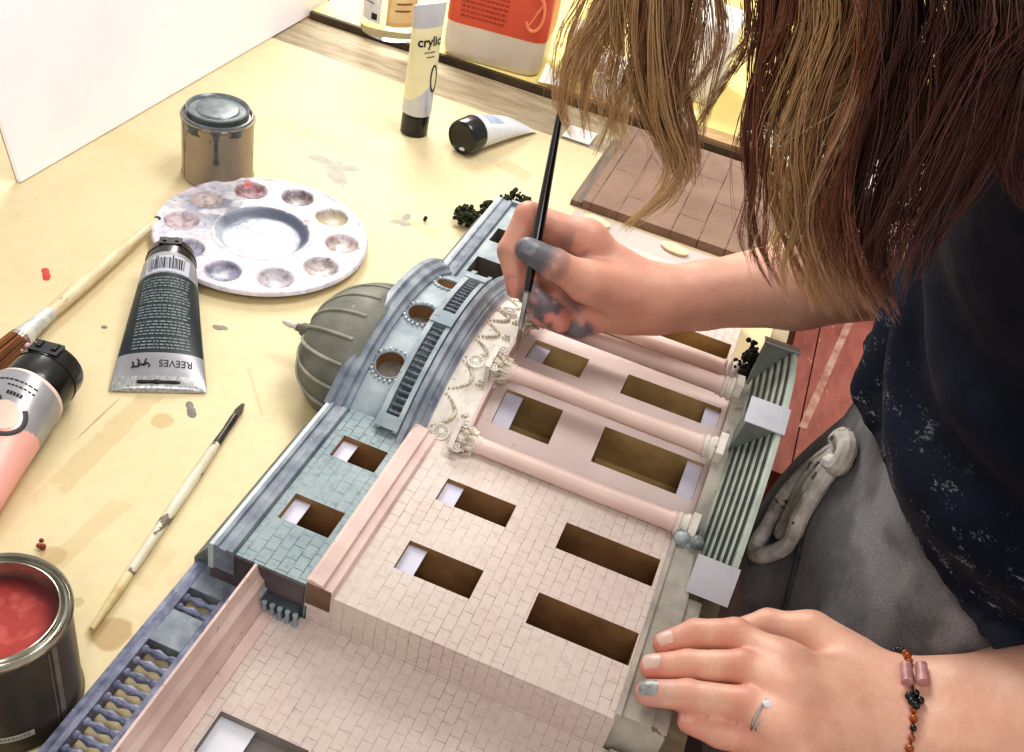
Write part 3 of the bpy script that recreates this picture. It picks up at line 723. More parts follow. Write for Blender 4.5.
# ---- squeezed and full tubes
def tube_shape(L, r0, hw, z_end=.0016):
    """half width, half height and centre height along a lying tube, s from shoulder to crimp"""
    def f(s):
        a = r0 + (hw - r0) * s; bq = max(r0 * (1 - s) ** .75, .0) * .97 + z_end
        return a, bq
    return f
def tube_body(L, r0, hw, zone, mats, parent, name='tube_body', n=56, rings=60, upright=False, zend=.0016, zones_fn=None):
    f = tube_shape(L, r0, hw, zend); V = []; F = []; fm = []
    for i in range(rings + 1):
        s = i / rings; a, bq = f(s)
        for j in range(n):
            t = 2 * PI * j / n; y = a * math.cos(t); z = bq * math.sin(t) + (0 if upright else bq)
            V.append((L * s, y, z))
    for i in range(rings):
        for j in range(n):
            F.append((i * n + j, i * n + (j + 1) % n, (i + 1) * n + (j + 1) % n, (i + 1) * n + j)); fm.append(zone((i + .5) / rings, 2 * PI * (j + .5) / n))
    F.append(tuple(reversed(range(n)))); fm.append(0); F.append(tuple(rings * n + j for j in range(n))); fm.append(zone(1, 0))
    o = mk(name, V, F, mats, parent, smooth=True, fm=fm, angle=50)
    def top(x, y, off=.00025):
        s = min(max(x / L, 0), 1); a, bq = f(s); q = max(1 - (y / a) ** 2, 0)
        return (x, y, bq * math.sqrt(q) + (0 if upright else bq) + off)
    return o, top
def strip(bm, top, x0, x1, y0, y1, off=.0003, k=6):
    V = []
    for i in range(k + 1):
        y = y0 + (y1 - y0) * i / k; V += [top(x0, y, off), top(x1, y, off)]
    bm.add(V, [(2 * i, 2 * i + 1, 2 * i + 3, 2 * i + 2) for i in range(k)])
def flipcap(parent, r0, z0, ln, mat, flat=1.0):
    b = B()
    b.lathe([(r0 * .80, -.001), (r0 * .93, -.0015), (r0 * .95, -.004), (r0 * .93, -ln * .82), (r0 * .90, -ln * .93), (r0 * .8, -ln), (0, -ln)], (0, 0, z0), 44, 'x'); o = b.build('cap', mat, parent, smooth=True, angle=40)
    b = B(); b.tube([(-ln * .55, r0 * .945 * math.cos(t), z0 + r0 * .945 * math.sin(t)) for t in np.linspace(0, 2 * PI, 48, endpoint=False)], .0004, 6, closed=True); b.build('cap_groove', pm('cap_groove_black', (12, 12, 14), (8, 8, 10), 50, .6), o)
    b = B(); b.box(-ln * .93, -ln * .60, -r0 * .42, r0 * .42, z0 + r0 * .80, z0 + r0 * .945); b.box(-ln * .90, -ln * .72, -r0 * .30, -r0 * .16, z0 + r0 * .93, z0 + r0 * .99); b.box(-ln * .90, -ln * .72, r0 * .16, r0 * .30, z0 + r0 * .93, z0 + r0 * .99)
    b.build('cap_tab', mat, o); return o
blackp = pm('black_cap_plastic', (22, 24, 26), (12, 13, 15), 30, .28, coat=.3)
silverp = pm('silver_grey_tube', (176, 174, 178), (152, 150, 156), 30, .32, .35)
slate = pm('slate_black_print', (46, 56, 58), (34, 42, 45), 30, .35)
white_ink = pm('white_ink', (206, 210, 212), (170, 176, 180), 400, .5)
grey_ink = pm('grey_ink', (136, 146, 148), (98, 108, 112), 600, .5)
black_ink = pm('black_ink', (26, 26, 28), (16, 16, 18), 100, .5)
crimpm = pm('crimped_silver', (198, 200, 202), (150, 152, 156), 500, .3, .5, stretch=(.2, 1, 1))
# black tube: crimp towards the viewer
L = .123; hw = .0350
r = empty('paint_tube', (-.2950, .6700, .0004), (0, 0, math.radians(-71.3))); tag(r, 'silver and black paint tube lying flat with its barcode up, beside the palette', 'paint tube', 'paint tubes')
def z1(s, t): return 2 if s > .92 else (1 if .17 < s < .775 and 0.18 < t < PI - .18 else 0)
o, top = tube_body(L, .0215, hw, z1, [silverp, slate, crimpm], r, rings=80)
flipcap(r, .0215, .0215, .027, blackp)
b = B(); strip(b, top, .004, .0205, -.0165, .0165); lab_ = b.build('barcode_label', pm('lilac_label', (196, 198, 210), (180, 182, 196), 60, .4), r, smooth=True)
b = B(); y = -.0128
while y < .0125:
    w = random.choice([.0003, .0005, .0008, .0011]); strip(b, top, .0065 if random.random() < .9 else .0045, .0175, y, y + w, .0006, 1); y += w + random.choice([.0004, .0006, .0009])
b.build('barcode', black_ink, lab_)
b = B(); x = .0262
for k in range(23):
    if k in (4, 9, 14, 19): x += .0011
    y = -.0175 + .02 * 0; ye = .0172 + (x - .02) * .06
    y = -ye
    while y < ye - .002:
        w = random.uniform(.0012, .0050); strip(b, top, x, x + .0012, y, min(y + w, ye), .0004, 1); y += w + .0009
    x += .00275
b.build('fine_print', grey_ink, r)
text('REEVES', .0078, lambda x, y: top(.1040 + y, .0115 - x, .0005), black_ink, r, bold=.0)
b = B(); q = [(-.0055, .0), (-.003, .002), (-.001, .0008), (.001, .003), (.004, .0026), (.0058, .0036)]
for pts, rr in ((q, .0007), ([(-.003, .002), (-.0045, -.003)], .0006), ([(.001, .003), (.0003, -.002), (.002, -.003)], .0006), ([(.0042, .0026), (.005, -.0012)], .0006), ([(-.0055, 0), (-.0075, .0022), (-.0066, .0036)], .0004)):
    b.tube([top(.1040 + p[1], -(p[0]) - .0145, .0006) for p in pts], rr, 5)
b.build('running_hound_emblem', black_ink, r)
b = B(); b.tube([top(.1184, y, .0004) for y in np.linspace(-.0155, .0155, 12)], [.0010, .0016, .0015, .0013, .0014, .0020, .0014, .0013, .0013, .0015, .0014, .0008], 6); b.build('hanging_slot', black_ink, r)

# pink tube, cap away from the viewer
L = .150; hw = .034
r = empty('paint_tube', (-.3220, .4900, .0004), (0, 0, math.radians(-91.5))); tag(r, 'pink and silver paint tube with chunky black cap beside the wooden brush', 'paint tube', 'paint tubes')
pinkt = pm('pink_tube_print', (240, 178, 166), (232, 166, 156), 20, .35)
def z2(s, t):
    y = math.cos(t)
    if s > .74: return 0
    edge = .27 + .10 * abs(y + .1) ** 1.5 * (1 if y < 0.2 else -.8)
    return 1 if s > edge + .03 else 0
o, top = tube_body(L, .0255, hw, z2, [silverp, pinkt], r, rings=110, n=90)
b = B(); b.lathe([(.0255, .0005), (.0258, -.001), (.0250, -.004), (.0225, -.0055), (.020, -.006)], (0, 0, .0255), 48, 'x'); b.build('pink_collar', pm('pale_pink_collar', (232, 206, 200), (220, 190, 184), 30, .4), r, smooth=True)
oc = flipcap(r, .0245, .0252, .036, blackp); oc.location.x = -.005
for k in range(5):
    b = B(); a = .5 + k * .17; b.sphere((-.030 - .003 * (k % 2), -.0235 * math.cos(a), .0252 + .0235 * math.sin(a)), .0011 + .0005 * (k % 3), 8, 5); b.build('paint_speck', pm('pale_pink_speck', (226, 196, 206), (200, 170, 190), 90, .4), oc, smooth=True)
b = B(); b.tube([top(.034 + .0135 * math.cos(t), .006 + .0135 * math.sin(t), .0004) for t in np.linspace(-2.6, 2.3, 40)], .0018, 6, flat=.3); b.build('ring_mark', pm('dark_grey_ring', (60, 56, 60), (44, 42, 46), 50, .5), r, smooth=True)
def disc(top, cx, cy, rx, ry, off, mat, par):
    V = [top(cx, cy, off)]; F = []; n = 30
    for k in range(1, 6):
        V += [top(cx + rx * k / 5 * math.cos(2 * PI * q / n), cy + ry * k / 5 * math.sin(2 * PI * q / n), off) for q in range(n)]
    F += [(0, 1 + i, 1 + (i + 1) % n) for i in range(n)]
    for k in range(4): F += [(1 + k * n + i, 1 + (k + 1) * n + i, 1 + (k + 1) * n + (i + 1) % n, 1 + k * n + (i + 1) % n) for i in range(n)]
    return mk('colour_spot', V, F, mat, par, smooth=True)
disc(top, .034, .006, .0105, .0105, .0006, pm('light_pink_spot', (240, 196, 180), (232, 186, 170), 30, .4), r)
b = B()
for row, (x, n_) in enumerate(((.0075, 9), (.0115, 7))):
    y = .016
    for k in range(n_): w = random.uniform(.0016, .0032); strip(b, top, x, x + .0010, y - w, y, .0004, 1); y -= w + .0007
b.build('fine_print', black_ink, r)
b = B()
for k in range(5): strip(b, top, .0165, .0190, .009 - k * .0022, .0107 - k * .0022, .0004, 1)
b.build('printed_word', black_ink, r)
for x, y, s in ((.018, -.013, .0014), (.047, -.009, .0022), (.0505, -.0105, .0016), (.078, .004, .0016), (.085, .0075, .0014), (.030, -.019, .0016), (.058, -.0225, .0013)):
    b = B(); b.sphere(top(x, y, 0), s, 8, 5, (1, 1, .4)); b.build('paint_speck', pm('dark_speck', (64, 54, 56), (44, 38, 40), 60, .4), r, smooth=True)

# standing tube on its cap, crimp up
r = empty('paint_tube', (-.1740, 1.0625, .0004), (0, math.radians(-90), 0)); tag(r, 'silver and cream tube standing upright on its black cap', 'paint tube', 'paint tubes')
r.rotation_euler = (Matrix.Rotation(math.radians(48), 4, 'Z') @ Matrix(((0, -1, 0, 0), (0, 0, -1, 0), (1, 0, 0, 0), (0, 0, 0, 1)))).to_euler()
# local x is up, local y runs left-right, local z faces the viewer
L = .122; creamp = pm('cream_yellow_print', (236, 230, 192), (226, 218, 178), 20, .4); silv2 = pm('pale_silver_tube', (206, 208, 214), (184, 188, 198), 20, .3, .3)
inner = empty('tube', (.026, 0, 0), parent=r)
def z3(s, t):
    y = math.cos(t)
    if s > .80: return 0
    return 1 if s > .27 - .13 * y and s < .80 else 0
o, top = tube_body(L, .0165, .0215, z3, [silv2, creamp], inner, upright=True, rings=70, zend=.0010)
b = B(); b.lathe([(.0150, 0), (.0156, .0006), (.0156, .020), (.0150, .0235), (.0140, .0262)], (0, 0, 0), 40, 'x'); b.build('cap', blackp, r, smooth=True, angle=40)
text('crylic', .0145, lambda x, y: top(.083 + y, -x - .0005, .0004), black_ink, inner, bold=.0003)
b = B()
for x, n_ in ((.0715, 5), (.0665, 4)):
    y = -.007
    for k in range(n_): w = random.uniform(.0012, .0030); strip(b, top, x, x + .0012, y, y + w, .0004, 1); y += w + .0008
b.build('fine_print', black_ink, inner)
b = B(); b.tube([top(.042 + .0145 * math.cos(t), -.0085 + .0048 * math.sin(t), .0003) for t in np.linspace(0, 2 * PI, 36, endpoint=False)], .0009, 6, closed=True); b.build('ring_mark', pm('dark_grey_ring', (60, 56, 60), (44, 42, 46), 50, .5), inner, smooth=True)
disc(top, .042, -.0085, .012, .0038, .0005, creamp, inner)

# lying white tube, cap towards the viewer
L = .098
r = empty('paint_tube', (-.1055, 1.0560, .0004), (0, 0, math.radians(62))); tag(r, 'white tube lying with its round black cap facing the viewer', 'paint tube', 'paint tubes')
whitet = pm('white_tube', (232, 234, 238), (210, 214, 222), 20, .35)
o, top = tube_body(L, .0195, .0235, lambda s, t: 1 if .12 < s < .42 and .6 < t < 2.2 else 0, [whitet, pm('pale_blue_print', (176, 190, 208), (150, 166, 190), 60, .4)], r, zend=.001)
b = B(); b.lathe([(.0185, .0), (.0196, -.001), (.0196, -.020), (.0185, -.0225), (.0165, -.0232), (.0160, -.0222), (0, -.0222)], (0, 0, .0197), 44, 'x'); oc = b.build('cap', blackp, r, smooth=True, angle=40)
b = B(); b.sphere((-.0226, -.004, .0075), .0028, 8, 5, (.5, 1, .8)); b.sphere((-.0226, -.001, .0065), .0020, 8, 5, (.5, 1, .8)); b.build('paint_speck', pm('white_speck', (226, 226, 226), (200, 200, 204), 60, .4), oc, smooth=True)

# open red tin
r = empty('paint_tin', (-.2275, .2935, .0005)); tag(r, 'open silver tin of dark red paint at the corner beside the model', 'paint tin')
b = B(); b.lathe([(0, 0), (.0350, 0), (.0368, .0006), (.0372, .002), (.0362, .004), (.0360, .072), (.0372, .0735), (.0374, .0760)], n=64, cap=False); b.build('tin_body', pm('worn_tin', (128, 120, 108), (92, 86, 76), 12, .34, .75, stretch=(1, 1, .3), c3=(156, 146, 130), s3=60), r, smooth=True)
b = B(); b.lathe([(.0374, .0755), (.0370, .0788), (.0362, .0796), (.0354, .0788), (.0346, .0760), (.0336, .0758), (.0324, .0766), (.0316, .0782), (.0306, .0784), (.0300, .0770), (.0298, .060), (.0298, .048)], n=64, cap=False); b.build('rim', pm('bright_rim', (196, 192, 180), (150, 146, 134), 40, .2, .9), r, smooth=True, angle=60)
V = []; F = []; NR2, NA2 = 24, 64
for i in range(NR2 + 1):
    for j in range(NA2): rr = .0298 * i / NR2; a = 2 * PI * j / NA2; V.append((rr * math.cos(a), rr * math.sin(a), .0655 + .0012 * (i / NR2) ** 6))
for i in range(NR2):
    for j in range(NA2): F.append((i * NA2 + j, (i + 1) * NA2 + j, (i + 1) * NA2 + (j + 1) % NA2, i * NA2 + (j + 1) % NA2))
V = np.array(V); d = np.hypot(V[:, 0], V[:, 1]); nz = fbm(V, 60, 2); nz2 = fbm(V, 200, 4)
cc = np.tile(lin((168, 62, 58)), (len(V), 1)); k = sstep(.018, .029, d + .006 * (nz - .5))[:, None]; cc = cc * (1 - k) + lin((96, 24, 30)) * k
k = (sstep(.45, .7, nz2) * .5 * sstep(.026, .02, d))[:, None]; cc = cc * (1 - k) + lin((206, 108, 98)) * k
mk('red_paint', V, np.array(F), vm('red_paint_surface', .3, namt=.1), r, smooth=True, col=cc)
b = B()
for (a0, a1, z0, z1_, mi) in ((-77, -42, .0135, .0185, 0),):
    n = 14; V = []
    for i in range(n + 1):
        a = math.radians(a0 + (a1 - a0) * i / n); zz = .0 + .0 * i
        V += [(.0365 * math.cos(a), .0365 * math.sin(a), z0), (.0365 * math.cos(a), .0365 * math.sin(a), z1_)]
    b.add(V, [(2 * i, 2 * i + 2, 2 * i + 3, 2 * i + 1) for i in range(n)])
lb = b.build('label_strip', pm('pale_label', (190, 186, 176), (170, 166, 156), 80, .5), r, smooth=True)
b = B(); a = -74
while a < -45:
    w = random.uniform(1.2, 3.0); q = [math.radians(a), math.radians(a + w)]
    b.add([(.0367 * math.cos(q[0]), .0367 * math.sin(q[0]), .0148), (.0367 * math.cos(q[1]), .0367 * math.sin(q[1]), .0148), (.0367 * math.cos(q[1]), .0367 * math.sin(q[1]), .0172), (.0367 * math.cos(q[0]), .0367 * math.sin(q[0]), .0172)], [(0, 1, 2, 3)]); a += w + .9
b.build('fine_print', grey_ink, lb)
b = B(); b.box(-.0004, .0004, -.0016, .0016, .004, .072); b.box(-.0003, .0005, -.0042, -.0036, .004, .072); o = b.build('seam', steel, r); o.location = (.0361 * math.cos(-.25), .0361 * math.sin(-.25), 0); o.rotation_euler = (0, 0, -.25)

# ---- brushes
def brush(name, P0, P1, label, parts, group='paintbrushes', cat='paintbrush'):
    """P0 bristle tip, P1 handle end; parts: list of (part, [(s,r)...], material, flat)"""
    P0 = Vector(P0); P1 = Vector(P1); L = (P1 - P0).length
    r = empty(name, P0); r.rotation_mode = 'QUATERNION'; r.rotation_quaternion = (P1 - P0).to_track_quat('X', 'Z')
    tag(r, label, cat, group)
    for pn, prof, mat, flat in parts:
        S = [p[0] for p in prof]; R = [p[1] for p in prof]
        b = B(); b.tube([(s * L, 0, 0) for s in S], R, 18, flat=flat); b.build(pn, mat, r, smooth=True, angle=50)
    return r, L
handle_w = pm('pale_birch_handle', (228, 212, 178), (206, 186, 148), 40, .45, stretch=(1, 6, 6), c3=(120, 92, 62), s3=100)
handle_spl = pm('white_handle_splattered', (222, 216, 198), (200, 190, 168), 40, .5, c3=(60, 52, 50), s3=110, thr=.57, stretch=(.6, 1, 1))
silver = pm('ferrule_metal', (206, 206, 206), (150, 150, 150), 60, .22, .9)
copper = pm('brown_bristle', (150, 96, 48), (98, 58, 28), 160, .6, stretch=(.1, 1, 1))
def bristles(parent, L, s0, s1, r0, mat, n=160, tipr=.15, rr=.00022):
    b = B()
    for k in range(n):
        a = random.uniform(0, 2 * PI); q = math.sqrt(random.random()); y0, z0 = q * r0 * math.cos(a), q * r0 * math.sin(a)
        bulge = 1.15; t = random.uniform(0, .12)
        b.tube([(s0 * L, y0, z0), (s0 * L + (s1 - s0) * L * .5, y0 * bulge, z0 * bulge), (s1 * L + (s0 - s1) * L * t, y0 * tipr, z0 * tipr)], [rr, rr, rr * .5], 4)
    return b.build('bristles', mat, parent)
r, L = brush('paintbrush', (-.3745, .498, .0120), (-.3445, .7630, .0092), 'long pale wooden brush with brown bristles resting its handle on the palette edge', [
    ('ferrule', [(.235, .0084), (.24, .0088), (.27, .0080), (.31, .0068), (.385, .0060), (.39, .0054)], pm('paint_caked_ferrule', (222, 222, 216), (170, 172, 172), 70, .4, .3), 1),
    ('handle', [(.385, .0050), (.42, .0056), (.52, .0060), (.65, .0056), (.8, .0048), (.95, .0036), (.985, .0030)], handle_w, 1),
    ('dark_tip', [(.985, .0031), (.993, .0036), (1.0, .0028)], pm('black_dab', (40, 36, 34), (26, 24, 24), 60, .5), 1)])
bristles(r, L, 0.25, .0, .0088, copper, 420, 1.0, .0004)
r, L = brush('paintbrush', (-.1925, .5610, .0030), (-.2062, .3435, .0042), 'thin paint-splattered white brush lying alone between the red tin and model', [
    ('ferrule', [(.07, .0028), (.085, .0030), (.15, .0026), (.215, .0032), (.22, .0030)], pm('dark_ferrule', (96, 90, 84), (60, 56, 54), 60, .3, .6), 1),
    ('handle', [(.215, .0029), (.26, .0036), (.40, .0041), (.55, .0038), (.72, .0034), (.80, .0030)], handle_spl, 1),
    ('handle_tip', [(.80, .0031), (.84, .0033), (.93, .0026), (1.0, .0018)], pm('cream_handle_tip', (222, 204, 158), (196, 174, 122), 60, .5), 1)])
bristles(r, L, .075, .0, .0026, pm('grey_bristle', (130, 124, 110), (90, 86, 78), 200, .6, stretch=(.1, 1, 1)), 120, .5)
HB0 = Vector((-.0012, .5940, .0870)); hd = Vector((-.0050, .0530, .0755)).normalized(); HB1 = HB0 + hd * .215
r, L = brush('paintbrush', HB0, HB1, 'slim black handled brush held upright in the painting hand', [
    ('ferrule', [(.075, .0014), (.085, .0017), (.20, .0026), (.205, .0029)], silver, 1),
    ('handle', [(.20, .0027), (.24, .0033), (.34, .0041), (.46, .0040), (.7, .0030), (.95, .0019), (1.0, .0010)], pm('black_lacquer', (26, 24, 26), (16, 15, 17), 30, .15, coat=.6), 1)])
bristles(r, L, .08, .0, .0014, pm('tan_bristle', (150, 136, 118), (96, 86, 76), 200, .6, stretch=(.1, 1, 1)), 60, .15, .00018)

# ---- paint crumbs and splats
def splat(name, x, y, spikes, col, label, cat, h=.00012):
    n = len(spikes); V = []
    for k in range(n * 4):
        t = k / 4; i = int(t) % n; f = t - int(t); f = (1 - math.cos(PI * f)) / 2
        a0, r0 = spikes[i]; a1, r1 = spikes[(i + 1) % n]
        if a1 < a0: a1 += 360
        a = math.radians(a0 + (a1 - a0) * (t - int(t))); rr = r0 * (1 - f) + r1 * f
        V.append((rr * math.cos(a), rr * math.sin(a), .0001)); 
    m = len(V); V2 = V + [(v[0] * .9, v[1] * .9, h) for v in V] + [(0, 0, h * 1.3)]
    F = [(i, (i + 1) % m, m + (i + 1) % m, m + i) for i in range(m)] + [(m + i, m + (i + 1) % m, 2 * m) for i in range(m)]
    o = mk(name, V2, F, col, None, smooth=True); o.location = (x, y, 0); tag(o, label, cat); return o
greysp = pm('grey_dried_paint', (164, 156, 136), (140, 134, 120), 90, .5)
splat('paint_splat', -.233, .946, [(10, .028), (40, .010), (75, .012), (110, .008), (165, .032), (200, .010), (240, .012), (300, .040), (330, .012)], greysp, 'grey star-shaped paint splat behind the palette on the paper', 'paint splat')
splat('paint_splat', -.142, .868, [(10, .010), (40, .004), (80, .020), (120, .004), (200, .012), (240, .004), (300, .006)], greysp, 'faint grey paint scratch on the paper behind the dome', 'paint splat')
splat('paint_flake', -.2275, .545, [(0, .004), (60, .003), (120, .009), (180, .0025), (240, .003), (305, .010)], pm('grey_flake', (120, 112, 104), (96, 90, 84), 90, .5), 'thin grey paint flake on the paper below the black tube', 'paint flake')
splat('paint_splat', -.397, .659, [(0, .004), (60, .003), (125, .010), (180, .003), (240, .003), (300, .009)], pm('red_spot', (206, 76, 70), (186, 60, 58), 90, .5), 'small red paint spot on the paper left of the wooden brush', 'paint splat')
splat('paint_splat', -.242, .645, [(0, .006), (60, .004), (120, .003), (180, .007), (250, .004), (310, .003)], pm('grey_brown_spot', (130, 118, 98), (110, 100, 84), 90, .5), 'small grey brown paint dot right of the black tube', 'paint splat')
splat('paint_splat', -.325, .612, [(0, .0025), (90, .0022), (180, .0025), (270, .0022)], pm('grey_brown_spot', (130, 118, 98), (110, 100, 84), 90, .5), 'tiny dark paint dot left of the black tube', 'paint splat')
b = B()
for k in range(4): b.sphere((random.uniform(-.0015, .0015), random.uniform(-.002, .002), .0020 + .0006 * k), .0022 - .0002 * k, 7, 5)
o = b.build('paint_crumb', pm('red_brown_crumb', (156, 74, 58), (110, 50, 42), 200, .5), smooth=True); o.location = (-.2634, .3947, 0); tag(o, 'small red brown paint crumb beside the open red tin', 'paint crumb')
b = B()
for k in range(5): b.sphere((random.uniform(-.0015, .0015), random.uniform(-.0015, .0015), .0012 + .0011 * k), .0014, 6, 4)
o = b.build('lichen_crumb', lich); o.location = (-.1205, .8800, 0); tag(o, 'tiny green lichen crumb on the paper between palette and model', 'crumb')

# ---- background: jug, bottle, boxes, boards, sheets
r = empty('plastic_jug', (-.1200, 1.318, .0085), (0, 0, math.radians(-4))); tag(r, 'big orange red plastic jug with white bottom on the back shelf', 'jug')
def rbox(hx, hy, rc_, z0s, name, mat, parent, n=8):
    V = []; F = []; m = 4 * (n + 1)
    for z, k in z0s:
        for q, (sx, sy) in enumerate(((1, 1), (-1, 1), (-1, -1), (1, -1))):
            for i in range(n + 1):
                a = q * PI / 2 + PI / 2 * i / n; V.append((sx * (hx - rc_) + rc_ * math.cos(a) * 1.0 if 0 else (sx * (hx * k - rc_) + rc_ * math.cos(a)), sy * (hy * k - rc_) + rc_ * math.sin(a), z))
    for j in range(len(z0s) - 1):
        for i in range(m): F.append((j * m + i, j * m + (i + 1) % m, (j + 1) * m + (i + 1) % m, (j + 1) * m + i))
    F.append(tuple(reversed(range(m)))); F.append(tuple((len(z0s) - 1) * m + i for i in range(m)))
    return mk(name, V, F, mat, parent, smooth=True, angle=40)
orange = pm('orange_red_label', (214, 92, 66), (200, 78, 56), 8, .35)
body = rbox(.066, .048, .018, [(0, .93), (.004, .98), (.012, 1), (.20, 1), (.225, .9), (.245, .6), (.25, .35), (.275, .33)], 'jug_body', pm('off_white_plastic', (226, 218, 206), (208, 198, 186), 10, .35), r)
lbj = rbox(.0664, .0484, .018, [(.046, 1), (.195, 1)], 'jug_label', orange, r)
b = B(); b.lathe([(.022, .27), (.022, .295), (.018, .297)], n=28); b.build('cap', orange, r, smooth=True)
b = B()
for k in range(11):
    x = -.046
    z = .118 - k * .0062
    while x < .012: w = random.uniform(.002, .007); b.box(x, min(x + w, .013), -.0490, -.0486, z, z + .0026); x += w + .0014
b.build('fine_print', pm('dull_red_ink', (170, 66, 50), (150, 56, 44), 60, .5), lbj)
b = B(); b.tube([(.047 + .011 * math.cos(t), -.0488, .082 + .022 * math.sin(t)) for t in np.linspace(-2.6, 1.9, 24)], .0022, 6); b.tube([(.042, -.0488, .066), (.056, -.0488, .098)], .0016, 6); b.build('label_swirl', pm('pale_orange_ink', (240, 150, 110), (230, 136, 100), 60, .5), lbj, smooth=True)
# clear bottle
r = empty('clear_bottle', (-.2640, 1.306, .0085), (0, 0, .1)); tag(r, 'clear plastic bottle with pale paper labels left of the orange jug', 'bottle')
gm, nt, bb_ = new_mat('clear_plastic'); bb_.inputs['Base Color'].default_value = (.93, .94, .86, 1); bb_.inputs['Roughness'].default_value = .08; bb_.inputs['Transmission Weight'].default_value = 1.0; bb_.inputs['IOR'].default_value = 1.08
b = B(); b.lathe([(.034, 0), (.0375, .002), (.0385, .006), (.0385, .16), (.034, .18), (.016, .20), (.015, .22)], n=48); b.build('bottle_body', gm, r, smooth=True)
b = B(); b.lathe([(.0160, .215), (.0165, .216), (.0165, .238), (.015, .24)], n=28); b.build('cap', whitet, r, smooth=True)
def wrap(a0, a1, z0, z1_, rr, mat, name, par, n=16):
    V = []
    for i in range(n + 1):
        a = math.radians(a0 + (a1 - a0) * i / n); V += [(rr * math.cos(a), rr * math.sin(a), z0), (rr * math.cos(a), rr * math.sin(a), z1_)]
    return mk(name, V, [(2 * i, 2 * i + 2, 2 * i + 3, 2 * i + 1) for i in range(n)], mat, par, smooth=True)
wrap(-150, -103, .022, .13, .0392, pm('white_label', (226, 224, 222), (206, 206, 210), 60, .5), 'white_label', r)
lt_ = wrap(-92, -30, .022, .13, .0392, pm('tan_label', (222, 190, 140), (208, 172, 122), 30, .5), 'tan_label', r)
wrap(-86, -36, .028, .125, .0394, pm('light_tan_label', (230, 206, 160), (220, 192, 146), 60, .5), 'label_panel', lt_)
for k in range(8):
    wrap(-76 + random.uniform(-4, 2), -48 + random.uniform(-3, 6), .042 + k * .009, .0445 + k * .009, .0396, pm('brown_ink', (150, 110, 70), (120, 86, 54), 60, .5), 'printed_line', lt_, 6)
for k in range(7): wrap(-143 + random.uniform(0, 4), -112 - random.uniform(0, 6), .045 + k * .010, .0470 + k * .010, .0396, grey_ink, 'printed_line', r, 6)
b = B(); b.box(-.004, .004, -.0003, .0003, 0, .008); o = b.build('printed_mark', black_ink, r); o.location = (.0396 * math.cos(math.radians(-116)), .0396 * math.sin(math.radians(-116)), .026); o.rotation_euler = (0, 0, math.radians(-26))
# wooden batten and bits on the shelf front
tag(B(lambda x, y, z: uv2w(x, y, z)).box(-.29, .02, 1.215, 1.245, .0085, .0135).build('wood_batten', pm('light_batten', (190, 158, 116), (160, 128, 88), 20, .6, stretch=(1, 6, 1))), 'light brown wooden batten along the shelf front under the jug', 'batten')
def lid_box(name, u0, u1, v0, v1, z0, z1_, mat, label, cat, lidmat=None, rot=0):
    cx, cy = (u0 + u1) / 2, (v0 + v1) / 2; r = empty(name, uv2w(cx, cy, z0), (0, 0, TROT + rot)); tag(r, label, cat)
    hx, hy, h = (u1 - u0) / 2, (v1 - v0) / 2, z1_ - z0
    rbox(hx, hy, min(hx, hy) * .18, [(0, .97), (h * .04, 1), (h * .86, 1), (h * .88, .97)], 'box_body', mat, r, 4)
    rbox(hx * 1.02, hy * 1.02, min(hx, hy) * .18, [(h * .80, 1), (h * .97, 1), (h, .96)], 'lid', lidmat or mat, r, 4); return r
beige = pm('beige_card', (206, 196, 172), (190, 178, 154), 12, .6); whitec = pm('bright_white_card', (240, 238, 232), (226, 224, 220), 12, .5)
lid_box('beige_box', -.288, -.253, 1.262, 1.30, .0085, .075, beige, 'small upright beige box right of the orange jug', 'box')
lid_box('white_box', -.235, -.185, 1.222, 1.262, .0140, .060, whitec, 'small white box behind the hanging hair, on the shelf batten', 'box')
lid_box('white_carton', -.17, -.09, 1.32, 1.42, .0085, .11, whitec, 'white carton standing further back on the shelf behind hair', 'carton')
b = B(); b.add([(*uv2w(-.302, 1.212)[:2], .0142), (*uv2w(-.268, 1.222)[:2], .0142), (*uv2w(-.300, 1.232)[:2], .034)], [(0, 1, 2)]); tag(b.build('paper_scrap', whitec), 'small white triangular paper scrap below the orange jug', 'paper scrap')
b = B(lambda x, y, z: uv2w(x, y, z)); b.box(-.235, -.20, 1.115, 1.150, .0003, .0018); tag(b.build('paper_strip', whitec), 'narrow white paper strip on the bare table edge', 'paper strip')

# brown brick-scored board and what lies round it
bmat = brick_mat('brown_scored_board', (150, 124, 108), (128, 104, 92), (70, 54, 48), bw=.105, rh=.030, dirt=(108, 88, 78), fade=.1)
for n_ in bmat.node_tree.nodes:
    if n_.type == 'TEX_BRICK': n_.inputs['Mortar Size'].default_value = .0008
r = empty('scored_board', uv2w(-.065, 1.072, .0005), (0, 0, TROT)); tag(r, 'brown board scored like brickwork lying on the table under the hair', 'board')
o = B().box(-.10, .10, -.105, .112, 0, .010).build('board_face', bmat, r)
B().box(-.113, -.101, -.105, .07, 0, .006).build('edge_strip', pm('grey_brown_edge', (128, 112, 98), (96, 84, 74), 60, .7, stretch=(4, .3, 1)), r)
b = B(lambda x, y, z: uv2w(x, y, z)); b.box(-.17, .06, .88, .960, .0003, .0012); tag(b.build('white_paper', pm('pinkish_white_paper', (200, 186, 180), (184, 170, 166), 8, .6)), 'white paper sheet between the scored board and the model', 'paper')
